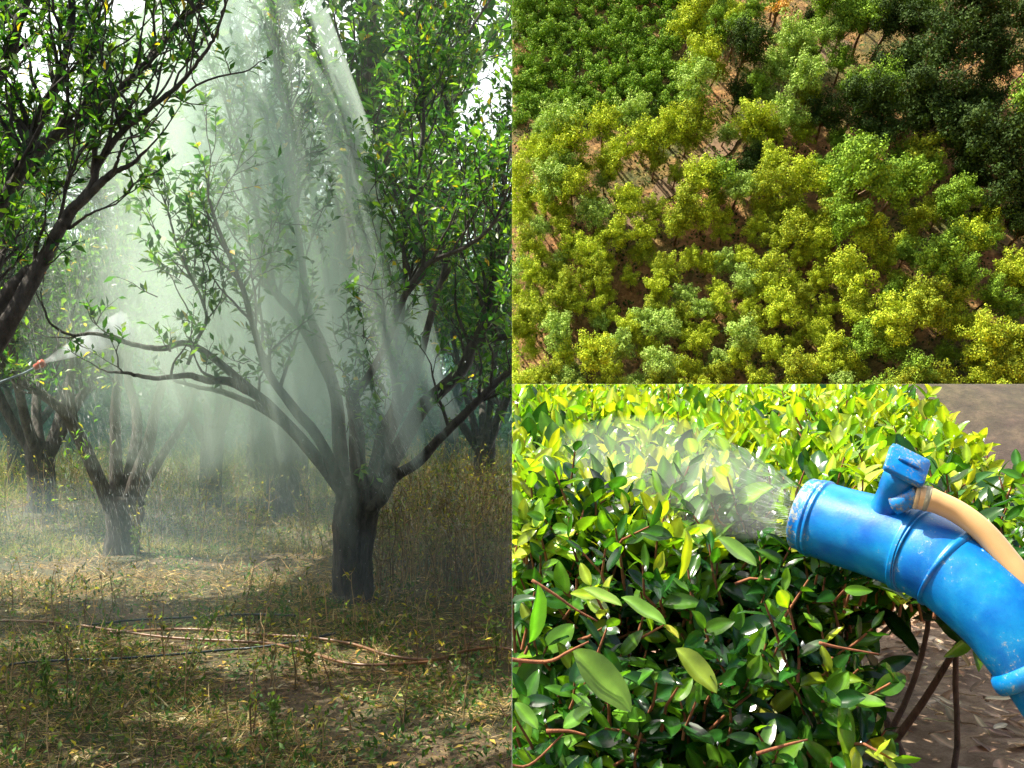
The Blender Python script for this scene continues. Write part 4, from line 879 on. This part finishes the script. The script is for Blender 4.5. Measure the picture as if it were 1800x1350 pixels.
# ------------------------------------------------------------------ blue blower pipe
def blue_mat():
    m, nt, out = new_mat('blue_plastic'); tc = N(nt, 'ShaderNodeTexCoord'); at = N(nt, 'ShaderNodeAttribute', attribute_name='tint')
    n1 = noise(nt, tc.outputs['Object'], 22, 4); n2 = noise(nt, tc.outputs['Object'], 260, 8, .8); n3 = noise(nt, tc.outputs['Object'], 45, 6, .7)
    base = ramp(nt, n1, [(.3, (.0, .10, .42)), (.7, (.0, .24, .52))])
    # wear: speckled scuffs, denser where the tint attribute marks an edge
    sep = N(nt, 'ShaderNodeSeparateColor'); L(nt, at.outputs['Color'], sep.inputs[0])
    def mth(op, a, b):
        n = N(nt, 'ShaderNodeMath', operation=op)
        for i, x in enumerate((a, b)):
            if hasattr(x, 'links'): L(nt, x, n.inputs[i])
            else: n.inputs[i].default_value = x
        return n.outputs[0]
    amt = mth('ADD', mth('MULTIPLY', sep.outputs[0], .135), mth('ADD', mth('MULTIPLY', n2, .6), mth('MULTIPLY', n3, .4)))
    fac = ramp(nt, amt, [(.62, 0.0), (.66, 1.0)])
    dirt = ramp(nt, n3, [(.4, (.16, .10, .07)), (.6, (.34, .36, .30))])
    chalk = mixc(nt, ramp(nt, n3, [(.5, 0.0), (.9, .22)]), base, (.10, .42, .62))
    p = N(nt, 'ShaderNodeBsdfPrincipled'); L(nt, mixc(nt, fac, chalk, dirt), p.inputs['Base Color'])
    L(nt, ramp(nt, n3, [(.3, .26), (.7, .46)]), p.inputs['Roughness']); p.inputs['Specular IOR Level'].default_value = .5
    b = N(nt, 'ShaderNodeBump'); b.inputs['Strength'].default_value = .25; b.inputs['Distance'].default_value = .0012; L(nt, n2, b.inputs['Height']); L(nt, b.outputs[0], p.inputs['Normal'])
    L(nt, p.outputs[0], out.inputs[0]); return m
M_BLUE = blue_mat()
pipe = empty('blower_pipe', P(1800, 1240, 1.2)); tag(pipe, 'bent blue plastic blower pipe with square-capped valve, spraying over the tea bush', 'sprayer pipe')
def shell(name, path, rads, wear, k=48, parent=pipe, mat=None, close=False):
    mb = MB(); c = np.stack([wear, wear, wear], -1); tube(mb, path, rads, k, c=c, cap=close); return build(name, mb, mat or M_BLUE, parent, True, 'T')
# one continuous centre line: outlet with lip and bead, two raised rings, then the bend
cen = catmull(np.array([P(1411, 902, 1.36), P(1475, 924, 1.332), P(1540, 943, 1.305), P(1600, 964, 1.28), P(1635, 981, 1.262), P(1667, 1000, 1.248), P(1716, 1042, 1.225), P(1762, 1087, 1.205), P(1797, 1132, 1.192), P(1822, 1166, 1.185)]), 40)
ca_ = np.concatenate([[0], np.cumsum(np.linalg.norm(np.diff(cen, axis=0), axis=1))])
def arc_at(px_):
    i = int(np.argmin(np.abs(900 + cen[:, 0] / cen[:, 1] * F - px_))); return ca_[i]
R1, R2, R0, END = arc_at(1600), arc_at(1667), arc_at(1432), ca_[-1]
def ridge(c, hw, h, e=.0012): return [(c - hw - e, 0), (c - hw, h), (c + hw, h), (c + hw + e, 0)]
feats = ridge(R0, .0012, .0016) + ridge(R0 + .0065, .0014, .0022) + ridge(R1, .0048, .0028) + ridge(R1 + .0095, .0012, .0018) + ridge(R2, .0022, .0022)
st_ = np.unique(np.concatenate([np.linspace(0, END, 70), [0.0008, .002, .004], [f[0] for f in feats]]))
hgt = np.zeros_like(st_)
for i in range(0, len(feats), 4): hgt = np.maximum(hgt, np.interp(st_, [f[0] for f in feats[i:i + 4]], [f[1] for f in feats[i:i + 4]], left=0, right=0))
base_r = np.interp(st_, [0, R0, R1, R1 + .01, R2, END], [.0452, .0462, .0495, .0498, .0490, .0452]); base_r = base_r + hgt
base_r[st_ < .002] -= np.array([.0022, .0008])[:int((st_ < .002).sum())] if (st_ < .002).sum() == 2 else .001
pth = np.stack([np.interp(st_, ca_, cen[:, i]) for i in range(3)], -1)
wr = np.interp(st_, [0, R0 * .6, R0 + .01, R0 + .03, R1 - .01, R1, R2, R2 + .03, END * .85, END], [1, .8, .5, .08, .08, .4, .4, .1, .2, .55])
spl = int(np.searchsorted(st_, R2 + .0036)) + 1
for nm_, sl_ in (('outlet_tube', slice(0, spl)), ('bend', slice(spl - 1, None))):
    mb = MB(); tube(mb, pth[sl_], base_r[sl_], 64, c=np.stack([wr[sl_]] * 3, -1), cap=False); build(nm_, mb, M_BLUE, pipe, True, 'T')
mb = MB(); tube(mb, pth[[0, 3, 12]], [.0430, .0428, .042], 56, cap=False); build('inner_wall', mb, M_BLUE, pipe, True, 'T')
bp = pth[spl - 1:]; rad = base_r[spl - 1:]; k = len(bp)
def shell(name, path, rads, wear, k=48, parent=pipe, mat=None, close=False):
    mb = MB(); c = np.stack([wear, wear, wear], -1); tube(mb, path, rads, k, c=c, cap=close); return build(name, mb, mat or M_BLUE, parent, True, 'T')
mb = MB(); a, b = P(1815, 1157, 1.188), P(1832, 1182, 1.183); dv = nrm(b - a); ps = np.array([a + dv * q for q in (-.004, 0, .006, .013, .018, .02)])
tube(mb, ps, [.045, .0500, .0520, .0520, .0500, .045], 56, c=np.full((6, 3), .35)); build('collar', mb, M_BLUE, pipe, True, 'T')
shell('lower_pipe', catmull(np.array([P(1826, 1172, 1.184), P(1872, 1240, 1.18), P(1930, 1320, 1.175)]), 6), .043, np.full(13, .3), 48)
# moulded seam along the outside of the bend
mb = MB(); idx = np.arange(3, k - 3); tg = nrm(np.gradient(bp, axis=0)); upv = nrm(np.cross(tg, np.cross([.1, -.45, 1.0], tg))); q = bp[idx] + upv[idx] * (rad[idx] - .0008)[:, None]
tube(mb, q, .0022, 8, c=(.5, .5, .5)); build('seam', mb, M_BLUE, pipe, True, 'T')
# valve stub, square cap, spigot
v0, v1 = P(1557, 898, 1.283), P(1590, 824, 1.245); va = nrm(v1 - v0); L_ = np.linalg.norm(v1 - v0)
mb = MB(); tube(mb, np.array([v0 + va * q for q in (-.012, 0, .004, .01, L_ * .5, L_ * .52, L_ * .8, L_)]), [.021, .020, .0192, .0182, .0178, .0192, .0196, .0200], 36, c=np.array([[.4] * 3] * 3 + [[.1] * 3] * 5)); vs = build('valve', mb, M_BLUE, pipe, True, 'T')
capn = nrm(va + np.array([.12, -.40, .10])); c0 = v1 + capn * .004; ca = P(1587, 781, 1.2) - P(1561, 808, 1.2); ex = nrm(np.array([.82, -.1, -.52])); ex = nrm(ex - capn * np.dot(ex, capn)); ey = np.cross(capn, ex)
mb = MB()
def rbox(mb, c, ex, ey, ez, sx, sy, sz, cc=(.3, .3, .3), jit=0):
    # box with rounded plan corners, small bevel top and bottom
    a = []; 
    for qx, qy, a0 in ((1, 1, 0), (-1, 1, 90), (-1, -1, 180), (1, -1, 270)):
        for t_ in (0, 30, 60, 90):
            an = math.radians(a0 + t_); r = min(sx, sy) * .22; a.append(((sx - r) * qx + r * math.cos(an), (sy - r) * qy + r * math.sin(an)))
    a = np.array(a); n = len(a); rings = []
    for z_, sc_ in ((-sz, .93), (-sz * .75, 1), (sz * .75, 1), (sz, .94)):
        jt = 1 + (rng.normal(0, jit, (n, 1)) if jit else 0); rings.append(c + (a * sc_ * jt)[:, :1] * ex + (a * sc_ * jt)[:, 1:] * ey + z_ * ez)
    rings.append(np.repeat((c + sz * ez)[None], n, 0)); rings.insert(0, np.repeat((c - sz * ez)[None], n, 0)); v = np.concatenate(rings); m_ = len(rings); idx = np.arange(m_ * n).reshape(m_, n)
    q = np.stack([idx[:-1], np.roll(idx[:-1], -1, 1), np.roll(idx[1:], -1, 1), idx[1:]], -1).reshape(-1, 4); mb.add(v, q, cc)
rbox(mb, c0 + capn * .002, ex, ey, capn, .0235, .0215, .0042, (.75, .75, .75), .018); cp = build('cap', mb, M_BLUE, pipe, True, 'T')
mb = MB(); rbox(mb, c0 + capn * .0072, ex, ey, capn, .0125, .0026, .0022, (.9, .9, .9)); o = build('cap_rib', mb, M_BLUE, None, True, 'T'); o.parent = cp
o.location = -Vector(pipe.location)
mb = MB(); s0, s1 = P(1572, 888, 1.255), P(1617, 869, 1.236); tube(mb, catmull([s0, (s0 + s1) / 2, s1], 4), .0115, 24); build('spigot', mb, M_BLUE, pipe, True, 'T')
# cream hose on the spigot
M_CREAM = plain('cream_hose', (.78, .46, .19), .32, 15, .12); M_BAND = plain('green_stain', (.40, .36, .22), .5, 30, .4)
hp = catmull(np.array([P(1608, 872, 1.238), P(1640, 880, 1.232), P(1685, 901, 1.226), P(1728, 934, 1.216), P(1768, 980, 1.205), P(1804, 1030, 1.195), P(1850, 1120, 1.185)]), 8)
mb = MB(); k = len(hp); s = np.linspace(0, 1, k); tube(mb, hp, np.interp(s, [0, .06, .13, .2, 1], [.0135, .0142, .0142, .0128, .0130]), 32); build('hose', mb, M_CREAM, pipe, True, 'T')
mb = MB(); tube(mb, hp[4:8], [.0139, .01475, .0147, .0135], 32); build('hose_band', mb, M_BAND, pipe, True, 'T')
mb = MB(); tube(mb, hp[0:3], [.0138, .0146, .0143], 32); build('hose_band', mb, plain('tan_band', (.62, .42, .20), .5, 60, .4), pipe, True, 'T')
# spray leaving the outlet: cone of fine mist and thin streaks of drops
mb = MB(); a = P(1392, 896, 1.375); ctr = catmull([a, P(1290, 872, 1.45), P(1150, 838, 1.60), P(985, 800, 1.82)], 8); s = np.linspace(0, 1, len(ctr))
tube(mb, ctr, (.034 + s ** 1.1 * .10) * np.sqrt(np.clip((1.002 - s) / .4, 0, 1)), 28); tag(build('spray_cone', mb, vol_mat('spray_air', .95, (.95, .98, .97), .2), None, True, 'T'), 'whitish cone of spray blown leftwards from the blue pipe', 'spray', kind='stuff')
mb = MB(); q_ = ctr[:15]; tube(mb, q_, np.linspace(.034, .075, 15) * np.concatenate([np.ones(9), np.linspace(1, .1, 6) ** .5]), 28); tag(build('spray_core', mb, vol_mat('spray_core_air', 1.3, (.97, .98, .97), .0), None, True, 'T'), 'dense white start of the spray at the mouth of the blue pipe', 'spray', kind='stuff')
mb = MB(); n = 420; 
for _ in range(n):
    an, rr_ = rng.uniform(0, 6.28), rng.uniform(0, 1) ** .6; t0 = rng.uniform(0, .45) ** 1.5; t1 = t0 + rng.uniform(.01, .035)
    pp = []
    for t_ in (t0, t1):
        c_ = a + (ctr[-1] - a) * t_; o_ = np.array([.05, math.sin(an), math.cos(an)]) * rr_ * (.034 + t_ * .20); pp.append(c_ + o_)
    tube(mb, np.array(pp), [.00009, .00009], 3, cap=False)
tag(build('spray_streaks', mb, M_WATER, None, False, 'T'), 'fine streaks of drops at the mouth of the blue pipe', 'spray', kind='stuff')
